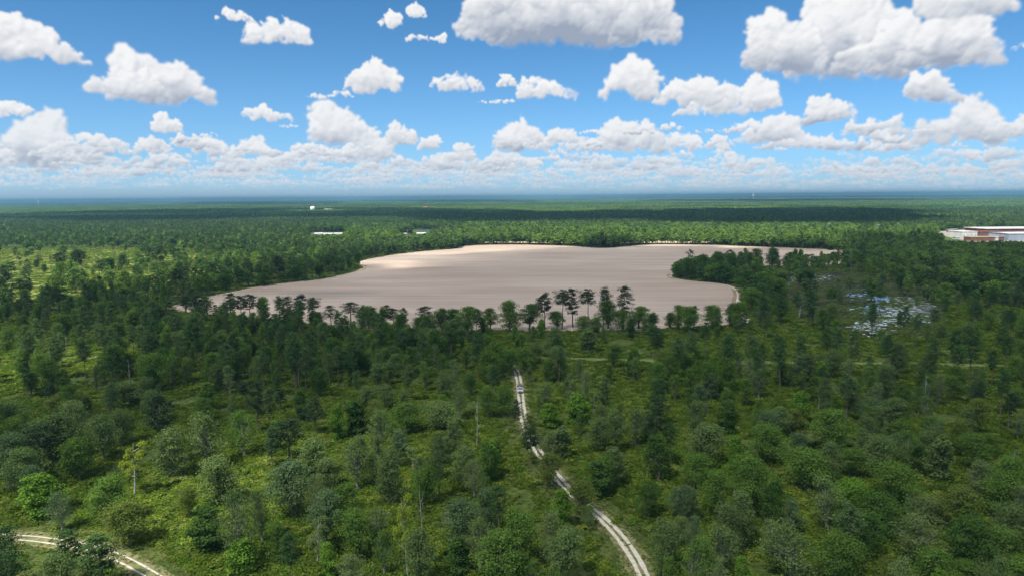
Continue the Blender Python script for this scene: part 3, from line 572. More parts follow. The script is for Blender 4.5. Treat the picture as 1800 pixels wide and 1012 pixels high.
hand((0,330),2.977,[(1205,553,690,68,'P'),(1265,570,700,60,'P'),(1310,557,700,68,'P'),(1380,567,700,60,'B','m'),(1130,612,700,38,'P'),(1515,570,720,72,'P'),(1580,565,720,66,'P'),(1640,580,725,70,'P'),(1670,650,730,60,'Q'),(1735,615,725,68,'P'),(1180,450,535,90,'B','d'),(1300,440,515,90,'B','d'),(1380,442,512,90,'B','d'),(1460,360,480,48,'P'),(1085,445,560,85,'B','d'),(930,430,570,60,'P'),(320,340,440,60,'P'),(430,330,420,46,'P'),(410,325,425,46,'P'),(850,305,400,60,'P'),(780,310,400,50,'P'),(1580,410,480,70,'B','d'),(1720,345,440,60,'B','d'),(310,530,650,100,'P','d'),(110,480,600,80,'P'),(20,430,560,70,'P'),(630,560,670,50,'P'),(970,570,690,80,'P'),(1030,560,700,80,'P')])

UU=[0,150,300,450,600,750,900,1050,1200,1350,1500,1650,1800]
VD=[(1040,[.3,.2,.05,.5,.8,.9,.7,.2,.9,1,1,1,1]),(900,[.4,.3,.08,.35,.55,.6,.4,.25,.7,.9,.9,.9,.8]),(820,[.5,.35,.2,.35,.45,.45,.35,.4,.7,.9,.8,.7,.7]),(760,[.8,.7,.5,.4,.4,.4,.3,.5,.8,1,1,.8,.7]),
(720,[.8,.8,.5,.3,.25,.25,.3,.5,.7,.9,1,1,.9]),(692,[.9,.9,.9,.6,.6,.8,1,1.5,1.7,1.8,1.8,1.8,1.6]),(670,[.8,1,1.7,2.1,2.3,2.3,1.4,1.6,1.8,1.8,1.5,1.4,1.4]),(650,[.6,.9,2,2.5,2.5,2.3,.8,.3,.25,.25,.25,.4,.6]),
(615,[.6,1,2.2,2.5,2.5,2.0,.5,.15,.15,.2,.25,.35,.5]),(590,[.6,1,2,2.4,2.4,2.0,.6,.5,.5,.45,.35,.35,.6]),(565,[.5,.8,1.4,1.6,1.5,1.2,1,1,1.2,.9,.3,.3,.6]),
(545,[.3,.5,.8,.8,.8,.5,.5,.5,1.6,.45,.08,.2,.8]),(520,[.12,.15,.4,.6,.8,.5,.5,.5,2,.3,.03,.12,1.2]),(500,[.08,.10,.35,.6,.9,.5,.5,.5,1.5,.15,.02,.5,1.8]),(480,[.03,.05,.25,.5,.7,.5,.5,.5,1.8,.15,.03,1.4,2.2]),(458,[.008,.012,.10,.4,.9,1,1,1,1,.3,1.5,2.1,2.2]),
(441,[.012,.015,.12,.4,1.2,1.2,1,1,1,1,2,2,2]),(432,[.3,.3,.5,.8,1.4,1.5,1.6,1.6,1.6,1.4,1.6,1.8,1.9]),(420,[1.2,1.2,1.3,1.3,1.2,1.6,1.8,1.8,1.8,1.7,1.6,1.2,.4]),(400,[1.9]*11+[1.4,.6]),(385,[2.2]*13),(340,[2.2]*13)]
VD.sort(key=lambda t:t[0])
def density(u,v):
    u=np.clip(u,0,1800)/150; v=np.clip(v,340,1040); vs=np.array([t[0] for t in VD]); T=np.array([t[1] for t in VD]); k=np.clip(np.searchsorted(vs,v)-1,0,len(vs)-2); f=(v-vs[k])/(vs[k+1]-vs[k])
    i=np.clip(u.astype(int),0,11); g=u-i
    return (T[k,i]*(1-g)+T[k,i+1]*g)*(1-f)+(T[k+1,i]*(1-g)+T[k+1,i+1]*g)*f
FPn=np.array(FIELD)
BLD_CLEAR=[gp([(1650,407),(1690,404.5),(1900,403.5),(1900,431),(1760,430),(1700,427),(1640,424)]),gp([(545,409),(610,408),(612,418),(545,419)]),gp([(722,404),(815,403),(822,410),(760,419),(724,418)])]
def blocked(x,y,m_field=3,m_track=3.2):
    bad=in_poly(x,y,FIELD)|(seg_dist(x,y,FIELD,True)<m_field)|in_poly(x,y,FIELD2)
    bad|=(seg_dist(x,y,TRACK)<m_track)|(seg_dist(x,y,TRACK2)<m_track+1)|(seg_dist(x,y,STRIP)<m_track+1)
    for p in BLD_CLEAR: bad|=in_poly(x,y,p)
    return bad
def jgrid(y0,y1,s,marg=1.0,seed=1):
    r=np.random.default_rng(seed); out=[]
    y=y0
    while y<y1:
        hw=y*.78*marg+25; xs=np.arange(-hw,hw,s); xs=xs+r.uniform(-.48,.48,len(xs))*s; ys=y+r.uniform(-.48,.48,len(xs))*s; out.append(np.stack([xs,ys],1)); y+=s
    return np.concatenate(out)
HX=np.array([t['x'] for t in trees]); HY=np.array([t['y'] for t in trees]); HWd=np.array([t['W'] for t in trees])
def scatter(y0,y1,s,unit,seed,clear):
    P=jgrid(y0,y1,s,1.03,seed); r=np.random.default_rng(seed+50); u,v,_=project(P[:,0],P[:,1],0*P[:,0])
    d=density(u,v); keep=r.random(len(P))<d*s*s/unit
    P=P[keep]; P=P[~blocked(P[:,0],P[:,1])]
    if clear:
        dd=np.hypot(P[:,None,0]-HX[None],P[:,None,1]-HY[None])-HWd[None]*.35; P=P[dd.min(1)>1.6]
    return P
near=scatter(112,460,5.2,145,1,True)
r=np.random.default_rng(77)
NU,NV,_=project(near[:,0],near[:,1],near[:,0]*0)
BU=[280,350,450,550,650,750,900,1050,1150,1240,1300,1330]; BV=[548,553,560,570,575,577,579,578,575,572,566,560]
for (x,y),u,v in zip(near,NU,NV):
    dense=(v<690)&(v>560)&(u<880); mid=(v<700)
    pf=.30 if dense else .34 if mid else .14
    q=r.random()
    if q<pf:
        p=r.choice(['p0','p1','p2','p3','p4','p5']); H=r.uniform(14,21) if mid else r.uniform(12,17); W=H*r.uniform(.27,.36); t=r.choice(['dark green','dull green'])
    elif q<pf+.09:
        p=r.choice(['v0','v1','c0']); H=r.uniform(7,12); W=H*r.uniform(.35,.5); t=r.choice(['dark green','mid green','bright green'])
    elif q<pf+.105:
        p=r.choice(['d0','d1','d2']); H=r.uniform(8,13); W=H*r.uniform(.3,.45); t='pale green'
    elif q<pf+.38:
        p=r.choice(['a0','a1','a2']); H=r.uniform(8,13); W=H*r.uniform(.5,.72); t=r.choice(['grey-green','pale green','mid green','grey-green'])
    else:
        p=r.choice(['b0','b1','b2','b3','b4','b5']); H=r.uniform(8,13)*(1.15 if mid else 1); W=H*r.uniform(.58,.85); t=r.choice(['mid green','grey-green','blue-grey','mid green','olive','dark green','grey-green'] if not dense else ['mid green','dark green','mid green','dark green','grey-green'])
    if 280<u<1330 and v<690:
        hzv=355-.0083*u; lim=75*(1-(np.interp(u,BU,BV)-2+8*r.random()-(46*r.random()**1.7 if v<604 else 26*r.random()**2.4)-hzv)/(v-hzv))
        if H>lim:
            if lim<4.5: continue
            W=W*max(.55,lim/H) if p[0]!='p' else W; H=lim
    add_tree(float(x),float(y),str(p),H,W,str(t))
farT=scatter(460,2600,7.4,74,3,False)

# which of the near trees show largest -> objects of their own
def kind_of(p): return {'b':'broadleaf_tree','a':'broadleaf_tree','c':'broadleaf_tree','v':'vine_covered_tree','p':'pine_tree','d':'dead_tree'}[p[0]]
for t in trees:
    t['k']=kind_of(t['p']); d=math.hypot(t['x'],t['y']); t['d']=math.hypot(d,CAMH-t['H']/2); t['s']=t['H']*t['W']/t['d']**2*(30 if t['hand'] else 1)
    u,v,_=project(t['x'],t['y'],t['H']*(.62 if t['k']!='pine_tree' else .72)); t['u']=float(u); t['v']=float(v); t['vis']=-10<t['u']<1810 and t['v']<1030
LIM={'broadleaf_tree':300,'pine_tree':200,'vine_covered_tree':60,'dead_tree':30}
indiv=[];rest=[]
for k in LIM:
    L_=sorted([t for t in trees if t['k']==k],key=lambda t:(-t['vis'],-t['s'])); n=min(LIM[k],sum(t['vis'] for t in L_)); indiv+=L_[:n]; rest+=L_[n:]
SHAPE={'b0':'rounded','b1':'lumpy','b2':'upright','b3':'broad','b4':'tall narrow','b5':'full low','a0':'airy','a1':'thin-crowned','a2':'loose','c0':'conical','v0':'slim','v1':'column-like','p0':'flat-topped','p1':'tall','p2':'high-crowned','p3':'bushy','p4':'long-crowned','p5':'dense-crowned','d0':'bare','d1':'thin-leaved','d2':'short bare'}
NOUN={'broadleaf_tree':'tree','pine_tree':'pine','vine_covered_tree':'vine-clad tree','dead_tree':'bleached tree'}
GRP={'broadleaf_tree':'broadleaf trees of the open wood','pine_tree':'pines of the open wood','vine_covered_tree':'vine-covered trees of the open wood','dead_tree':'bleached trees of the open wood'}
IX=np.array([t['x'] for t in indiv]); IY=np.array([t['y'] for t in indiv])
dT=seg_dist(IX,IY,TRACK); dT2=seg_dist(IX,IY,TRACK2); dF=seg_dist(IX,IY,FIELD,True); dS=seg_dist(IX,IY,STRIP)
seen=set()
rz=np.random.default_rng(3)
for i,t in enumerate(indiv):
    pr_=PROTO[t['p']]; root=empty(t['k'],(t['x'],t['y'],0),float(rz.uniform(0,6.28)))
    sx=t['W']/pr_['W']; sz=t['H']/pr_['H']; root.scale=(sx,sx*float(rz.uniform(.86,1.14)),sz); root.rotation_euler[0]=float(rz.normal()*.035); root.rotation_euler[1]=float(rz.normal()*.035)
    for o in pr_['parts']:
        c=o.copy(); C.objects.link(c); c.parent=root
        col=(TINT if t['k']!='pine_tree' else PT).get(t['t'],(.04,.07,.03)); q=rz.uniform(.88,1.12); c.color=(*[a*q for a in col],1)
    where='by the sandy track' if dT[i]<9 else 'by the lower track' if dT2[i]<12 else 'beside the field' if dF[i]<22 else 'by the mown strip' if dS[i]<12 else 'in dense wood' if (t['v']<680 and t['u']<900 and t['y']>260) else 'by the wet clearing' if (t['u']>1330 and t['v']<620 and t['y']>380) else 'among low brush'
    a,b_=t['u']/18,100-t['v']/10.12; f='%.0f%% across, %.0f%% up the photo'%(a,b_)
    lab='%s %s %s %s, %s'%(t['t'] if t['k']!='dead_tree' else 'grey',SHAPE[t['p']],NOUN[t['k']],where,f)
    if lab in seen: lab='%s %s %s %s, %.1f%% across, %.1f%% up the photo'%(t['t'] if t['k']!='dead_tree' else 'grey',SHAPE[t['p']],NOUN[t['k']],where,a,b_)
    seen.add(lab); tag(root,lab,'tree',GRP[t['k']])

# ============================ what nobody could count: one object each, filled by instances ============================
def proto_collection(name,parts_list):
    col=bpy.data.collections.new(name)
    for i,o in enumerate(parts_list): o.name='%s_%02d'%(name,i); col.objects.link(o)
    return col
def joined(key,lm,simple=None):
    pr_=PROTO[key]; V=[];Fc=[];fm_=[];sh=[];off=0
    for o in pr_['parts']:
        me=o.data; n=len(me.vertices); v=np.empty(n*3,np.float32); me.vertices.foreach_get('co',v); V.append(v.reshape(-1,3))
        mi=1 if o.name.startswith('crown') else 0
        s=None
        if 'shade' in me.attributes: s=np.empty(len(me.polygons),np.float32); me.attributes['shade'].data.foreach_get('value',s)
        for k,p in enumerate(me.polygons): Fc.append([q+off for q in p.vertices]); fm_.append(mi); sh.append(float(s[k]) if s is not None else 1)
        off+=n
    Vv=np.concatenate(V)/np.array([pr_['W'],pr_['W'],pr_['H']],np.float32)
    return mesh_from('proto',Vv,Fc,[M_pbark if key[0]=='p' else M_dead if key[0]=='d' else M_bark,lm],fmat=fm_,shade=sh,link=False)
def scatter_object(name,pts,rot,scl,idx,col,label):
    n=len(pts); me=bpy.data.meshes.new(name); me.vertices.add(n); me.vertices.foreach_set('co',np.asarray(pts,np.float32).ravel())
    at=me.attributes.new('rz','FLOAT','POINT'); at.data.foreach_set('value',np.asarray(rot,np.float32))
    at=me.attributes.new('scl','FLOAT_VECTOR','POINT'); at.data.foreach_set('vector',np.asarray(scl,np.float32).ravel())
    at=me.attributes.new('idx','INT','POINT'); at.data.foreach_set('value',np.asarray(idx,np.int32))
    ob=bpy.data.objects.new(name,me); C.objects.link(ob)
    ng=bpy.data.node_groups.new(name,'GeometryNodeTree'); ng.interface.new_socket('Geometry',in_out='INPUT',socket_type='NodeSocketGeometry'); ng.interface.new_socket('Geometry',in_out='OUTPUT',socket_type='NodeSocketGeometry')
    N=ng.nodes.new; L=ng.links.new; gi=N('NodeGroupInput'); go=N('NodeGroupOutput'); ip=N('GeometryNodeInstanceOnPoints'); ci=N('GeometryNodeCollectionInfo')
    ci.inputs['Collection'].default_value=col; ci.inputs['Separate Children'].default_value=True; ci.inputs['Reset Children'].default_value=True
    def attr(nm,ty):
        a=N('GeometryNodeInputNamedAttribute'); a.data_type=ty; a.inputs['Name'].default_value=nm; return a.outputs['Attribute']
    cx=N('ShaderNodeCombineXYZ'); L(attr('rz','FLOAT'),cx.inputs[2])
    L(gi.outputs[0],ip.inputs['Points']); L(ci.outputs[0],ip.inputs['Instance']); ip.inputs['Pick Instance'].default_value=True
    L(attr('idx','INT'),ip.inputs['Instance Index']); L(cx.outputs[0],ip.inputs['Rotation']); L(attr('scl','FLOAT_VECTOR'),ip.inputs['Scale'])
    L(ip.outputs[0],go.inputs[0]); md=ob.modifiers.new('scatter','NODES'); md.node_group=ng
    return tag(ob,label,kind='stuff')
# far trees need fewer, larger leaves
def lod_broad(seed,leaf,n,nc=16,lm=None):
    lm=lm or M_fb
    v,f,s,cs=crown_broad(seed,12,9,.25,nc,leaf,n,cl=(.15,.25)); tv,tf=tube([(0,0,-.3),(0,0,5),(0,0,8)],[.3,.22,.1],5)
    V=np.concatenate([v,np.array([tuple(q) for q in tv],np.float32)])/np.array([9,9,12],np.float32); Fc=f.tolist()+[[q+len(v) for q in g] for g in tf]
    return mesh_from('p',V,Fc,[M_bark,lm],fmat=[1]*len(f)+[0]*len(tf),shade=list(s)+[1]*len(tf),link=False)
def lod_pine(seed,leaf,n,low=.5):
    v,f,s,br=crown_pine(seed,20,7,low,14,leaf,n); tv,tf=tube([(0,0,-.3),(0,0,10),(0,0,19)],[.28,.22,.06],5)
    V=np.concatenate([v,np.array([tuple(q) for q in tv],np.float32)])/np.array([7,7,20],np.float32); Fc=f.tolist()+[[q+len(v) for q in g] for g in tf]
    return mesh_from('p',V,Fc,[M_pbark,M_fp],fmat=[1]*len(f)+[0]*len(tf),shade=list(s)+[1]*len(tf),link=False)
keys=['b0','b1','b2','b3','b4','b5','a0','a1','a2','v0','v1','c0','p0','p1','p2','p3','p4','p5','d0','d1','d2']
protoN=[joined(k,M_fp if k[0]=='p' else M_fb) for k in keys]
protoM=[lod_broad(40+i,.42,900,20,[M_fd,M_fd,M_fb,M_fl,M_fl][i]) for i in range(5)]+[lod_pine(50+i,.4,800,.42+.05*i) for i in range(4)]
protoF=[lod_broad(60+i,.75,260,14,[M_fd,M_fb,M_fb,M_fl][i]) for i in range(4)]+[lod_pine(70+i,.7,240,.42+.05*i) for i in range(3)]
# whole stands of trees for the distance
def stand(seed,size,n,lm):
    r=np.random.default_rng(seed); V=[];Sh=[];Fc=[];off=0
    P=r.uniform(-size/2,size/2,(n,2))
    for x,y in P:
        H=r.uniform(11,19); W=r.uniform(6,10); m=26; d=r.normal(size=(m,3)); d/=np.linalg.norm(d,axis=1,keepdims=True); d[:,2]=np.abs(d[:,2])*1.2-.25
        p=d*np.array([W/2,W/2,H*.33])*(1+.2*r.random((m,1)))+np.array([x,y,H*.66]); v,f=cards(p,d,1.7,r,.5); V.append(v);Fc.append(f+off);off+=len(v); Sh.append(np.full(m,r.uniform(.6,1.4))*r.uniform(.85,1.15,m))
    return mesh_from('p',np.concatenate(V),np.concatenate(Fc),lm,shade=np.concatenate(Sh),link=False)
stands=[stand(80+i,130,230,[M_fd,M_fb,M_fb,M_fl][i]) for i in range(4)]
colT=proto_collection('forest_source',protoN+protoM+protoF+stands); nN,nM,nF=len(protoN),len(protoM),len(protoF)
pts=[];rot=[];scl=[];idx=[]; r=np.random.default_rng(8)
for t in rest:
    pts.append((t['x'],t['y'],0)); rot.append(r.uniform(0,6.28)); scl.append((t['W'],t['W'],t['H'])); idx.append(keys.index(t['p']))
n=len(farT); d=farT[:,1]; u,v,_=project(farT[:,0],farT[:,1],0*d)
pinef=np.where((u<640)&(v>435),.5,.3); pinef=np.where((u>880)&(v<432)&(v>405),.15,pinef); pinef=np.where((v<405),.4,pinef); ispine=r.random(n)<pinef
H=np.where(ispine,r.uniform(14,22,n),r.uniform(9,17,n)); edge=(u>560)&(u<1500)&(v<437)&(v>404)&~ispine; H=np.where(edge,r.uniform(12,20,n),H); W=np.where(ispine,H*r.uniform(.3,.42,n),H*np.where(edge,r.uniform(.8,1.1,n),r.uniform(.6,.95,n)))
dep=v-(355-.0083*u); capd=np.where(u>1655,85.,np.where(((u>540)&(u<612))|((u>700)&(u<758)),64.,0)); cap=np.where((capd>0)&(v<475)&(v>np.where(u>1655,421,412)),75*(1-capd/np.maximum(dep,capd+4))*r.uniform(.5,1.2,n),99); H=np.minimum(H,np.maximum(cap,3.5)); W=np.minimum(W,H*.9)
small=r.random(n)<.18; H=np.where(small,H*.55,H); W=np.where(small,W*.7,W)
mid=d<900
pq=np.clip(.5+2.2*(.3*vnoise(farT[:,0],farT[:,1],380,33)+.4*vnoise(farT[:,0],farT[:,1],130,31)+.3*vnoise(farT[:,0],farT[:,1],45,32)-.5)+r.uniform(-.25,.25,n)+np.where((u>560)&(v<434)&(v>408)&(d<1250),.35,0),0,.999)
ispine&=~((pq>.75)&(r.random(n)<.6))
ix=np.where(mid,nN+np.where(ispine,5+r.integers(0,4,n),(pq*5).astype(int)),nN+nM+np.where(ispine,4+r.integers(0,3,n),(pq*4).astype(int)))
pts=np.concatenate([np.array(pts),np.stack([farT[:,0],farT[:,1],0*d],1)]); rot=np.concatenate([rot,r.uniform(0,6.28,n)]); scl=np.concatenate([np.array(scl),np.stack([W,W,H],1)]); idx=np.concatenate([idx,ix])
P=jgrid(2660,9000,118,1.0,9); n=len(P); s=r.uniform(.95,1.1,n)
pts=np.concatenate([pts,np.stack([P[:,0],P[:,1],np.zeros(n)],1)]); rot=np.concatenate([rot,r.integers(0,4,n)*1.5708]); scl=np.concatenate([scl,np.stack([s,s,r.uniform(.85,1.15,n)],1)]); idx=np.concatenate([idx,nN+nM+nF+np.clip((4*(.5+1.9*(.6*vnoise(P[:,0],P[:,1],900,41)+.4*vnoise(P[:,0],P[:,1],300,42)-.5))+r.uniform(-.5,.5,n)).astype(int),0,3)])
P=jgrid(9000,26000,330,1.0,10); n=len(P)
pts=np.concatenate([pts,np.stack([P[:,0],P[:,1],np.zeros(n)],1)]); rot=np.concatenate([rot,r.integers(0,4,n)*1.5708]); scl=np.concatenate([scl,np.stack([np.full(n,2.9),np.full(n,2.9),r.uniform(1.0,1.5,n)],1)]); idx=np.concatenate([idx,nN+nM+nF+np.clip((4*(.5+1.9*(.6*vnoise(P[:,0],P[:,1],3000,43)+.4*vnoise(P[:,0],P[:,1],1200,44)-.5))).astype(int),0,3)])
print('forest instances',len(pts),'individual trees',len(indiv),'rest near',len(rest))
scatter_object('forest',pts,rot,scl,idx,colT,'mixed pine and broadleaf woods filling the land to the horizon')

# brush
def shrub(seed,nl,leaf,mat_,flat=.75):
    r=np.random.default_rng(seed); V=[];Fc=[];Sh=[];off=0
    for i in range(7):
        c=(r.uniform(-.35,.35),r.uniform(-.35,.35),r.uniform(.05,.35)); P,N=clump_pts(c,r.uniform(.2,.36),nl//7,r,flat,-.1); v,f=cards(P,N,leaf,r); V.append(v);Fc.append(f+off);off+=len(v);Sh.append(np.full(len(f),r.uniform(.75,1.2))*r.uniform(.75,1.25,len(f)))
    return mesh_from('p',np.concatenate(V),np.concatenate(Fc),mat_,shade=np.concatenate(Sh),link=False)
colS=proto_collection('brush_source',[shrub(100+i,240,.075,M_sh) for i in range(5)]+[shrub(110+i,80,.12,M_sh) for i in range(3)]+[shrub(120+i,60,.10,M_gs,.35) for i in range(2)])
nr=np.random.default_rng(12)
SP=[];SS=[];SI=[]
for (y0,y1,s,smin,smax,lo,n0) in ((55,108,2.2,1.4,4.2,0,5),(108,260,1.35,1.0,4.2,0,5),(260,470,1.9,1.3,4.8,0,5),(470,1150,4.0,2.2,6.5,5,3)):
    P=jgrid(y0,y1,s,1.02,int(y0)); x,y=P[:,0],P[:,1]
    nzz=.6*vnoise(x,y,14,1)+.4*vnoise(x,y,4.5,2); keep=nzz>.27
    bad=blocked(x,y,1.0,2.3); md_=in_poly(x,y,MEADOW)&(nr.random(len(x))>.12); isw=in_poly(x,y,SWAMP); sw=isw&(vnoise(x,y,7,4)<.16)
    dt=seg_dist(x,y,TRACK); keep&=~bad&~md_&~sw&~((dt<7)&(nr.random(len(x))<.75))
    x,y,q,isw=x[keep],y[keep],nzz[keep],isw[keep]; n=len(x); SP.append(np.stack([x,y,0*x],1)); w=(smin+(smax-smin)*nr.random(n)**1.8)*(.55+.8*q); w=np.where(isw,w*.55,w); h=np.minimum(w*np.where(isw,.35,nr.uniform(.5,1.0,n)),nr.uniform(1.3,2.6,n) if y0<470 else w*nr.uniform(.15,.4,n)); SS.append(np.stack([w,w,h],1)); SI.append(lo+nr.integers(0,n0,n))
SP=np.concatenate(SP);SS=np.concatenate(SS);SI=np.concatenate(SI); print('brush',len(SP))
scatter_object('undergrowth',SP,nr.uniform(0,6.28,len(SP)),SS,SI,colS,'yellow-green brush and vines covering the ground between the trees')
P=jgrid(108,330,.95,1.0,99); x,y=P[:,0],P[:,1]; dt=np.minimum(seg_dist(x,y,TRACK),seg_dist(x,y,TRACK2)); okk=((dt<6.5)&(dt>1.6))|((dt<.35)&(nr.random(len(x))<.6))|(in_poly(x,y,MEADOW)&(dt>1.6)); x,y=x[okk],y[okk]; n=len(x)
w=nr.uniform(.6,1.5,n); scatter_object('grass',np.stack([x,y,0*x],1),nr.uniform(0,6.28,n),np.stack([w,w,w*nr.uniform(.25,.5,n)],1),8+nr.integers(0,2,n),colS,'rough grass along the verges of the sandy tracks')

# ============================ unseen clouds added overhead, shaped to shade the land ============================
cm=bpy.data.materials.new('shade_vapour'); cm.use_nodes=True; nt=cm.node_tree; nt.nodes.clear(); L=nt.links.new
out=nt.nodes.new('ShaderNodeOutputMaterial'); d1=nt.nodes.new('ShaderNodeBsdfDiffuse'); t1=nt.nodes.new('ShaderNodeBsdfTranslucent'); m1=nt.nodes.new('ShaderNodeMixShader'); tp=nt.nodes.new('ShaderNodeBsdfTransparent'); m2=nt.nodes.new('ShaderNodeMixShader')
d1.inputs[0].default_value=(.95,.96,.98,1); t1.inputs[0].default_value=(.95,.96,.98,1); m1.inputs[0].default_value=.68
at=nt.nodes.new('ShaderNodeAttribute'); at.attribute_name='thick'; fac=math_node(nt,'MULTIPLY',at.outputs['Fac'],CLOUD_OPAQ,clamp=True)
L(d1.outputs[0],m1.inputs[1]);L(t1.outputs[0],m1.inputs[2]);L(fac,m2.inputs[0]);L(tp.outputs[0],m2.inputs[1]);L(m1.outputs[0],m2.inputs[2]);L(m2.outputs[0],out.inputs[0])
def cloud(poly_px,Z,cell,soft,label,seed,thick=180,holes=(),dens=1.0):  # unseen sheet set sunward so its shadow fills the given ground outline
    P=gp(poly_px); xs=[p[0] for p in P]; ys=[p[1] for p in P]; x0,x1,y0,y1=min(xs)-soft*2,max(xs)+soft*2,min(ys)-soft*2,max(ys)+soft*2
    nx=int((x1-x0)/cell)+1; ny=int((y1-y0)/cell)+1; X,Y=np.meshgrid(np.linspace(x0,x1,nx),np.linspace(y0,y1,ny)); 
    wx=X+(vnoise(X,Y,soft*2.2,seed)-.5)*soft*1.6; wy=Y+(vnoise(X,Y,soft*2.2,seed+1)-.5)*soft*1.6
    dd=seg_dist(wx,wy,P,True); ins=in_poly(wx,wy,P); sd=np.where(ins,dd,-dd)+ (vnoise(X,Y,soft*.9,seed+2)-.5)*soft*1.1
    for (hu,hv,hr,hs) in holes:
        hx,hy=gp([(hu,hv)])[0]; sd=np.minimum(sd,(np.hypot(X-hx,(Y-hy))-hr)*1.0+hs*(vnoise(X,Y,hr*.8,seed+4)-.5))
    t=np.clip(sd/soft+.5,0,1); inside=t>.02
    cellk=inside[:-1,:-1]&inside[1:,:-1]&inside[:-1,1:]&inside[1:,1:]
    pad=np.pad(cellk,1); inn=pad[:-1,:-1]&pad[1:,:-1]&pad[:-1,1:]&pad[1:,1:]
    used=pad[:-1,:-1]|pad[1:,:-1]|pad[:-1,1:]|pad[1:,1:]
    ox,oy=SUNV.x/SUNV.z*Z,SUNV.y/SUNV.z*Z
    hgt=t*thick*(.5+1.0*vnoise(X,Y,soft*1.2,seed+3)); top=-np.ones(X.shape,int); bot=-np.ones(X.shape,int)
    V=[];T=[]
    jj,ii=np.nonzero(used)
    top[jj,ii]=np.arange(len(jj)); zt=Z+np.where(inn[jj,ii],hgt[jj,ii],0); V.append(np.stack([X[jj,ii]+ox,Y[jj,ii]+oy,zt],1)); T.append(t[jj,ii])
    bot[:]=top; j2,i2=np.nonzero(used&inn); bot[j2,i2]=len(jj)+np.arange(len(j2)); V.append(np.stack([X[j2,i2]+ox,Y[j2,i2]+oy,Z-hgt[j2,i2]*.12-1],1)); T.append(t[j2,i2])
    cj,ci_=np.nonzero(cellk); q=lambda A,f: np.stack([A[cj,ci_],A[cj,ci_+1],A[cj+1,ci_+1],A[cj+1,ci_]],1)[:,::f]
    Fc=np.concatenate([q(top,1),q(bot,-1)]); Vv=np.concatenate(V); o=mesh_from('clouds',Vv,Fc,cm,smooth=True)
    a=o.data.attributes.new('thick','FLOAT','POINT'); 
    if len(o.data.vertices)==len(Vv): a.data.foreach_set('value',np.concatenate(T).astype(np.float32)*dens)
    return tag(o,label,kind='stuff')
cloud([(-150,545),(60,540),(150,522),(215,540),(300,535),(380,498),(480,478),(600,462),(648,452),(720,448),(830,446.5),(900,443),(980,439),(1080,436),(1200,437.5),(1330,444),(1500,447),(1510,428),(1650,430),(1760,434),(2000,433),(2300,620),(2300,1250),(-700,1250),(-500,700)],1300,26,70,'unseen cumulus added to shade the foreground and the bare field',1,holes=((640,466,75,30),(285,905,48,20),(15,645,55,20),(430,880,40,16)))
cloud([(-100,386),(60,380),(160,376),(300,373),(480,370),(700,371),(900,376),(1000,378.5),(1100,376.5),(1300,373),(1480,372),(1620,376),(1640,392),(1560,403),(1440,406),(1280,406),(1120,402),(1000,400),(880,399),(800,400),(690,391),(560,392),(470,392),(330,397),(190,397),(60,395),(-100,393)],1500,40,110,'unseen cumulus added to shade the woods beyond the bare field',11,dens=1.7,holes=((562,376,190,60),))
cloud([(-100,362),(120,360),(260,359),(300,356.5),(100,358.5),(-100,360)],5600,110,240,'unseen high clouds added to shade the far woods to one side',21,thick=300,dens=1.7)
cloud([(1010,351),(1300,349.6),(1600,349.4),(1900,348.6),(1900,346),(1500,346.6),(1200,348),(1010,349.4)],7800,160,350,'unseen high clouds added to shade the far woods to the other side',31,thick=300,dens=1.7)

cloud([(300,361.5),(460,362),(620,360.5),(600,358.2),(440,357.6),(320,358.6)],4300,110,240,'unseen high clouds added to shade the woods past the white tank',51,thick=300,dens=1.6)
cloud([(640,357),(800,358),(960,356.6),(900,354.4),(760,353.8),(660,354.8)],5600,130,300,'unseen high clouds added to shade the middle of the far woods',61,thick=300,dens=1.6)
cloud([(1120,356.5),(1330,357.5),(1560,355.5),(1700,353.6),(1500,352),(1300,353),(1140,354)],4300,110,260,'unseen high clouds added to shade the far woods past the school',71,thick=300,dens=1.6)

# ============================ buildings and poles far off ============================
brick=mat('red_brick',.9); nt=brick.node_tree; nt.nodes['Principled BSDF']; nt.links.new(ramp(nt,noise(nt,geo_pos(nt),.5,4,.6),[(.3,(.13,.048,.04)),(.7,(.19,.078,.062))]),nt.nodes['Principled BSDF'].inputs['Base Color'])
def weathered(name,c,amp=.12,rough=.6,spec=.3):
    m=mat(name,rough,spec=spec); nt=m.node_tree; lo=tuple(a*(1-amp*2) for a in c); nt.links.new(ramp(nt,noise(nt,scaled(nt,geo_pos(nt),(1,1,.3)),.15,4,.6),[(.35,lo),(.6,c)]),nt.nodes['Principled BSDF'].inputs['Base Color']); return m
white=weathered('white_roofing',(.52,.52,.51)); bluegrey=weathered('grey_blue_cladding',(.27,.32,.38)); paving=weathered('pale_concrete',(.27,.26,.24),rough=.9); asphalt=weathered('grey_asphalt',(.12,.12,.13),rough=.9)
paint=weathered('white_paint',(.8,.8,.8),amp=.03); glass=mat('dark_glass',.1,col=(.03,.04,.05),spec=.5); dirt=mat('orange_soil',.95,col=(.38,.2,.09)); redroof=weathered('red_metal_roof',(.45,.08,.07)); steel=mat('galvanised_steel',.45,col=(.45,.46,.47),metal=.6); wood=bark_mat('weathered_pole',(.16,.11,.09),(.28,.2,.16))
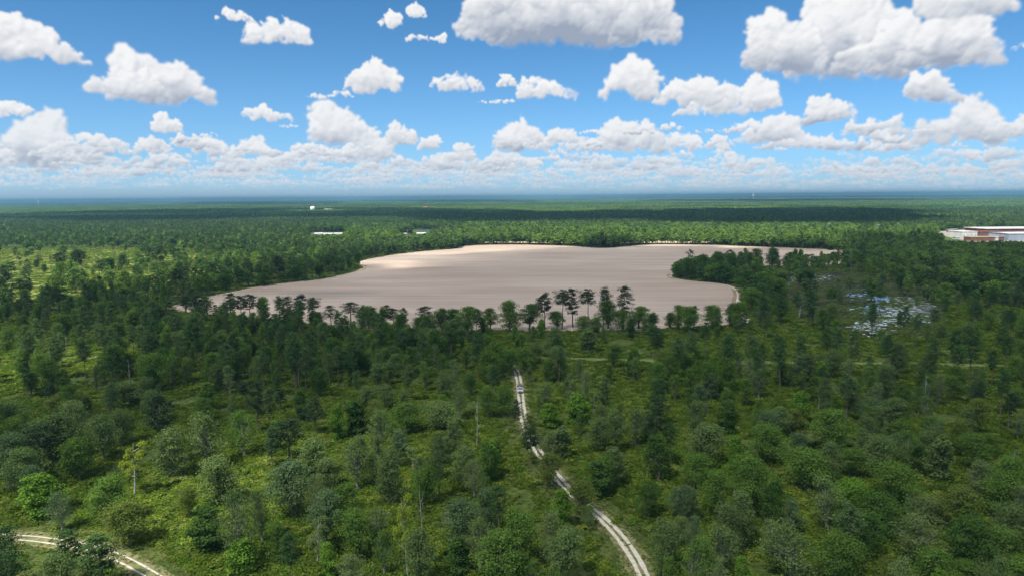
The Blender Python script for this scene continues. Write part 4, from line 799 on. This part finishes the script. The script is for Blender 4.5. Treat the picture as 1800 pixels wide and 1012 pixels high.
def hall(name,u0,u1,vb,vt,depth,wall,roof,label,cat='building',group=None,over=.5,para=.9,win=None,gable=0,door=None):
    (x0,y0),(x1,_)=gp([(u0,vb),(u1,vb)]); y1=_ ; yy=(y0+y1)/2; um=(u0+u1)/2; h=float(height_at(um,vt,(x0+x1)/2,yy)); w=x1-x0; h=max(h,3.0)
    t=empty(name,((x0+x1)/2,yy,0)); tag(t,label,cat,group)
    MB().box(-w/2,w/2,0,depth,-.2,h-para).build('wall',wall,t)
    if gable: 
        mb=MB(); mb.add([(-w/2-over,-over,h-para),(w/2+over,-over,h-para),(w/2+over,depth+over,h-para),(-w/2-over,depth+over,h-para),(-w/2-over,depth/2,h-para+gable),(w/2+over,depth/2,h-para+gable)],[[0,1,5,4],[2,3,4,5],[0,4,3],[1,2,5],[3,2,1,0]]); mb.build('roof',roof,t)
    else: MB().box(-w/2-over,w/2+over,-over,depth+over,h-para+.01,h).build('roof',roof,t)
    if win:
        n,z0,z1,ww=win
        for k in range(n):
            xc=-w/2+w*(k+.5)/n
            f=MB().box(xc-ww/2-.12,xc+ww/2+.12,-.10,.02,z0-.12,z1+.12).build('window',white,t); MB().box(xc-ww/2,xc+ww/2,-.14,-.101,z0,z1).build('pane',glass,f)
    if door:
        f=MB().box(door-1.6,door+1.6,-.12,.02,-.1,3.0).build('door',white,t); MB().box(door+1.1,door+1.25,-.2,-.121,1.2,1.4).build('handle',steel,f)
    return t
sheet('pavement',gp([(1640,408),(1690,404),(1730,403),(1830,402),(1850,428),(1790,435),(1755,432),(1700,424),(1668,417)]),.02,paving,'pale concrete yards around the brick school')
sheet('pavement',gp([(1728,425.5),(1850,425),(1850,437),(1790,436),(1745,430)]),.03,asphalt,'grey car park in front of the metal hall')
sheet('ground',gp([(1642,423.5),(1657,422.5),(1658,419),(1645,419.5)]),.03,dirt,'patch of orange soil beside the school trees')
hall('school_hall',1725,1900,412,401.3,60,brick,white,'long flat white-roofed red brick hall at the back of the school',para=1.0,over=1.5,win=(14,3.5,6,3.2))
hall('school_building',1720,1768,415,407,26,brick,brick,'two-storey red brick school block with a row of dark windows',win=(9,2.2,4.6,2.6),door=4)
hall('school_wing',1690,1719,416,407,40,white,white,'low white wing at the end of the brick school',win=(4,1.5,3,1.5))
hall('school_wing',1705,1750,424,416.6,18,brick,mat('tan_roof',.9,col=(.22,.22,.11)),'long dark red brick wing in front of the school',win=(7,1.4,3,1.6))
hall('school_wing',1750.5,1755,423.6,416.2,14,white,white,'narrow white stair block at the end of the long brick wing',door=0)
hall('school_wing',1755.5,1765,423.4,416.8,10,brick,brick,'small brick block between white stair block and metal hall',win=(2,1.4,3,1.6))
hall('metal_hall',1766,1905,423,408.0,45,bluegrey,white,'big grey-blue metal hall at the edge of the school',para=2.2,over=.8,gable=1.4,door=-30)
hall('shed',1668,1674.5,408,403.6,9,brick,white,'small red brick shed beyond the school, the one by a grey roof',para=.6,door=0)
hall('shed',1676,1684,407.8,403.0,10,brick,white,'small red brick shed with white roof beyond the school',para=.6,door=0)
hall('shed',1679,1688,420.5,417,7,white,bluegrey,'low white shed by the school yard trees',gable=1.2,para=.5)
def car(name,x,y,rz,col,label,cat='car',truck=False,group=None):
    t=empty(name,(x,y,0),rz); tag(t,label,cat,group); pm=mat('car_paint',.25,col=col,spec=.5); L_,W_=(5.6,2.0) if truck else (4.5,1.8); hw=W_/2
    body=MB()
    if truck:
        body.box(-hw,hw,-2.8,-1.15,.55,1.18,.06,.12).box(-hw,hw,-1.1,2.8,.5,1.15,.03,.02); body.box(-hw+.08,hw-.08,-1.15,.55,1.15,1.85,.22,.38)
    else:
        body.box(-hw,hw,-2.25,2.25,.35,.92,.06,.1); body.box(-hw+.07,hw-.07,-1.2,1.7,.92,1.45,.2,.5)
    ob=body.build('body',pm,t); bv=ob.modifiers.new('bevel','BEVEL'); bv.width=.06; bv.segments=2
    if truck:
        MB().add([(-.72,-1.12,1.2),(.72,-1.12,1.2),(.62,-.82,1.78),(-.62,-.82,1.78)],[[0,1,2,3]]).box(-.7,.7,-1.16,-1.10,1.19,1.22).build('windscreen',glass,t)
        for s in (-1,1): MB().add([(s*.925,-.95,1.25),(s*.925,.25,1.25),(s*.76,.1,1.75),(s*.76,-.7,1.75)],[[0,1,2,3]]).build('side_window',glass,t)
        MB().box(-.84,.84,.66,2.68,1.151,1.158).build('cargo_bed',glass,t)  # flat dark sheet painted in for the shade of a hollow bed
        MB().box(-.98,.98,-2.95,-2.8,.42,.72).build('bumper',mat('dark_bumper',.5,col=(.06,.06,.07)),t)
        MB().box(-.6,.6,-2.84,-2.79,.76,1.04).build('grille',mat('dark_grille',.4,col=(.08,.05,.05)),t)
        MB().box(-.22,.22,-2.99,-2.951,.46,.62).build('licence_plate',mat('pale_green_plate',.5,col=(.3,.5,.4)),t)
        for s in (-1,1): MB().box(s*.78-.16,s*.78+.16,-2.84,-2.78,.8,1.03).build('headlight',mat('headlight_glass',.1,col=(.8,.82,.85),spec=.6),t)
        for s in (-1,1): MB().box(s*1.08-.1,s*1.08+.1,-.95,-.83,1.2,1.42).build('mirror',glass,t)
    else:
        MB().box(-.65,.65,-1.1,-.75,.99,1.36,.05,.12).build('windscreen',glass,t)
    wm_=mat('rubber',.85,col=(.02,.02,.02))
    for sx in (-1,1):
        for sy in (-1,1):
            yy=sy*(1.8 if truck else 1.4); w=MB().cyl((sx*(hw-.24),yy,.38),(sx*(hw+.02),yy,.38),.38,n=18).build('wheel',wm_,t); MB().cyl((sx*(hw+.021),yy,.38),(sx*(hw+.035),yy,.38),.22,n=14).build('rim',steel,w)
    return t
px_,py_=gp([(914.4,688)])[0]; bx_,by_=gp([(913.5,673)])[0]; ang=math.atan2(bx_-px_,by_-py_)
car('pickup_truck',px_,py_,-ang,(.5,.52,.55),'white pickup truck facing the camera on the sandy track','pickup truck',True)
tx,ty=px_+math.sin(ang)*6.6,py_+math.cos(ang)*6.6
t=empty('trailer',(tx,ty,0),-ang); tag(t,'low trailer loaded with brown brushwood behind the white pickup','trailer')
MB().box(-.95,.95,-2.2,2.2,.55,.68).box(-.95,-.88,-2.2,2.2,.681,1.0).box(.88,.95,-2.2,2.2,.681,1.0).box(-.05,.05,-3.4,-2.2,.5,.6).build('bed',mat('trailer_steel',.6,col=(.1,.1,.11)),t)
for sx in (-1,1): MB().cyl((sx*.96,0,.36),(sx*1.15,0,.36),.36,n=16).build('wheel',mat('rubber',.85,col=(.02,.02,.02)),t)
qr=np.random.default_rng(4); mb=MB()
for k in range(70):
    p=Vector((qr.uniform(-.75,.75),qr.uniform(-1.8,1.8),qr.uniform(.72,1.35))); d=Vector(qr.normal(size=3)).normalized(); d.z*=.25; mb.cyl(p-d*.5,p+d*.5,.04,.02,5)
o=mb.build('brushwood',mat('dry_wood',.9,col=(.3,.24,.18))); o.location=(tx,ty,.0); o.rotation_euler=(0,0,-ang); tag(o,'heap of dry cut branches lying on the low trailer','brushwood')
cr=np.random.default_rng(2); cols=[(.7,.7,.7),(.05,.05,.06),(.4,.06,.05),(.1,.15,.3),(.5,.5,.52)]; cn=['white','black','red','dark blue','silver']
for k,(u,v) in enumerate([(1740,428.5),(1746,428.7),(1752,429),(1770,428.5),(1776,428.8),(1783,429),(1790,429.2),(1762,431),(1768,431.2),(1795,431.5)]):
    x,y=gp([(u,v)])[0]; car('parked_car',x,y,R(90) if k%2 else R(80),cols[k%5],'%s car parked by the school, %s'%(cn[k%5],['nearest the brick wing','in the row by the metal hall'][k>=3]+(', lower row' if k>=7 else '')),'car',group='cars parked at the school')
# barns, tank, poles
hall('metal_barn',552,566,415,410.2,22,bluegrey,white,'long white metal roof with blue patch among distant trees',gable=1.5,para=1,door=0)
hall('metal_barn',568,583,415.5,410.6,22,white,white,'long white metal roof, the middle of three among distant trees',gable=1.5,para=1,door=0)
hall('metal_barn',586,600,415,410.3,22,white,white,'long white metal roof at the end of the barn row among distant trees',gable=1.5,para=1,door=0)
hall('metal_barn',620,640,411.5,408,20,paving,paving,'tan low roof beyond the white barns',gable=1,para=1)
hall('metal_barn',732,747,415,410,24,bluegrey,white,'pale blue metal barn beside the grey-green pond',gable=1.6,para=1,door=0)
hall('metal_barn',710,716,414,410,12,white,white,'small white metal barn by the tall bare pole',gable=1,para=1)
hall('metal_shed',746,752,418.5,415.5,10,white,white,'small white shed just below the pale blue barn',gable=1,para=.7)
hall('white_block',570.5,582,375,367.5,30,paint,paint,'large white block of the far plant beside the domed tank',win=(3,8,12,5))
hall('white_block',584,591,375,370.0,25,paint,paint,'small white block of the far plant, apart from the others',win=(2,6,9,4))
hall('white_block',533,546,377.5,373.5,25,paint,paint,'low white block of the far plant before the domed tank',win=(3,3,5,4))
hall('red_roofed_building',744,752,369,363.5,30,paving,redroof,'far building with a red roof, the first of two near the horizon',gable=5,para=5)
hall('red_roofed_building',755,766,369.5,364,30,paving,redroof,'far building with a red roof, the wider of two near the horizon',gable=5,para=5)
hall('white_shed',76,86,404,400.2,16,white,white,'pale roof among the trees on the far flat land to one side',gable=1,para=1)
hall('white_shed',925,938,399.5,396.5,14,white,white,'pale roof just beyond the bare field tree row',gable=1,para=1) if False else None
x,y=gp([(550,376)])[0]; t=empty('water_tank',(x,y,0)); tag(t,'white domed water tank standing above the far dark woods','water tank'); h=float(height_at(550,363,x,y)); rr_=3.9/F*math.hypot(x,y)
mb=MB(); prof=[(.0,h*.42),(rr_*.75,h*.44),(rr_,h*.55),(rr_,h*.82),(rr_*.9,h*.91),(rr_*.6,h*.97),(0.05,h)]; n=24; V=[];Fc=[]
for (q,z) in prof:
    for k in range(n): V.append((q*math.cos(2*math.pi*k/n),q*math.sin(2*math.pi*k/n),z))
for i in range(len(prof)-1):
    for k in range(n): Fc.append([i*n+k,i*n+(k+1)%n,(i+1)*n+(k+1)%n,(i+1)*n+k])
mb.add(V,Fc).build('tank',paint,t,smooth=True)
for k in range(6): a=k*math.pi/3; MB().cyl((rr_*.85*math.cos(a),rr_*.85*math.sin(a),-.3),(rr_*.85*math.cos(a),rr_*.85*math.sin(a),h*.6),.8,n=8).build('leg',paint,t)
MB().cyl((0,0,-.3),(0,0,h*.45),3,n=16).build('riser',white,t)
# tall bare pole beyond the field corner
x,y=gp([(717,438.5)])[0]; h=float(height_at(717,403,x,y)); t=empty('utility_pole',(x,y,0)); tag(t,'tall weathered bare pole with crossarms at the corner of the bare field','pole')
MB().cyl((0,0,-.3),(0,0,h),.75,.5,10).build('shaft',wood,t)
for q in (.93,.80,.66): MB().box(-2.0,2.0,-.15,.15,h*q,h*q+.35).build('crossarm',wood,t)
for (u,vt,vb,lb) in ((1456,392.5,416,'floodlight mast nearer the middle of the far trees'),(1542,394.5,418,'floodlight mast nearer the school')):
    x,y=gp([(u,vb)])[0]; h=float(height_at(u,vt,x,y)); t=empty('floodlight_mast',(x,y,0)); tag(t,'thin steel '+lb,'floodlight mast',group='floodlight masts of the sports field')
    MB().cyl((0,0,-.3),(0,0,h),.35,.2,8).build('pole',steel,t); MB().box(-3,3,-.2,.2,h-.5,h-.1).build('crossbar',steel,t)
    for k in range(5): MB().box(-2.8+k*1.3,-2.1+k*1.3,-.6,-.21,h-.9,h-.2).build('lamp',white,t)
x,y=gp([(1285,377)])[0]; h=float(height_at(1285,368,x,y)); t=empty('tower',(x,y,0)); tag(t,'pale small tower rising from the far woods','tower'); MB().cyl((0,0,-.3),(0,0,h*.75),3.5,2.6,10).build('shaft',paving,t); MB().cyl((0,0,h*.75+.01),(0,0,h),5,4,12).build('head',paving,t)
for (u,vt,lb) in ((68,352.2,'tiny white water tower breaking the horizon on the hazier side'),(1324,341.2,'tiny white water tower on the horizon above the far woods')):
    x,y=[float(q) for q in ground(u,352.5 if u>900 else 364)]; h=float(height_at(u,vt,x,y)); w=1.6/F*y; t=empty('water_tower',(x,y,0)); tag(t,lb,'water tower')
    MB().cyl((0,0,-.3),(0,0,h*.7),w*.3,w*.3,10).build('column',white,t); MB().cyl((0,0,h*.7+.01),(0,0,h),w,w*.8,16).build('tank',white,t)

# ============================ the air ============================
hm=bpy.data.materials.new('haze_air'); hm.use_nodes=True; nt=hm.node_tree; nt.nodes.clear(); out=nt.nodes.new('ShaderNodeOutputMaterial'); pv=nt.nodes.new('ShaderNodeVolumePrincipled')
pv.inputs['Color'].default_value=(*HAZE_COL,1); pv.inputs['Density'].default_value=HAZE_D; pv.inputs['Anisotropy'].default_value=0.0; nt.links.new(pv.outputs[0],out.inputs['Volume'])
hz=MB().box(-62000,62000,-62000,62000,-1,125).build('haze',hm); tag(hz,'thin blue haze lying over the far woods',kind='stuff')
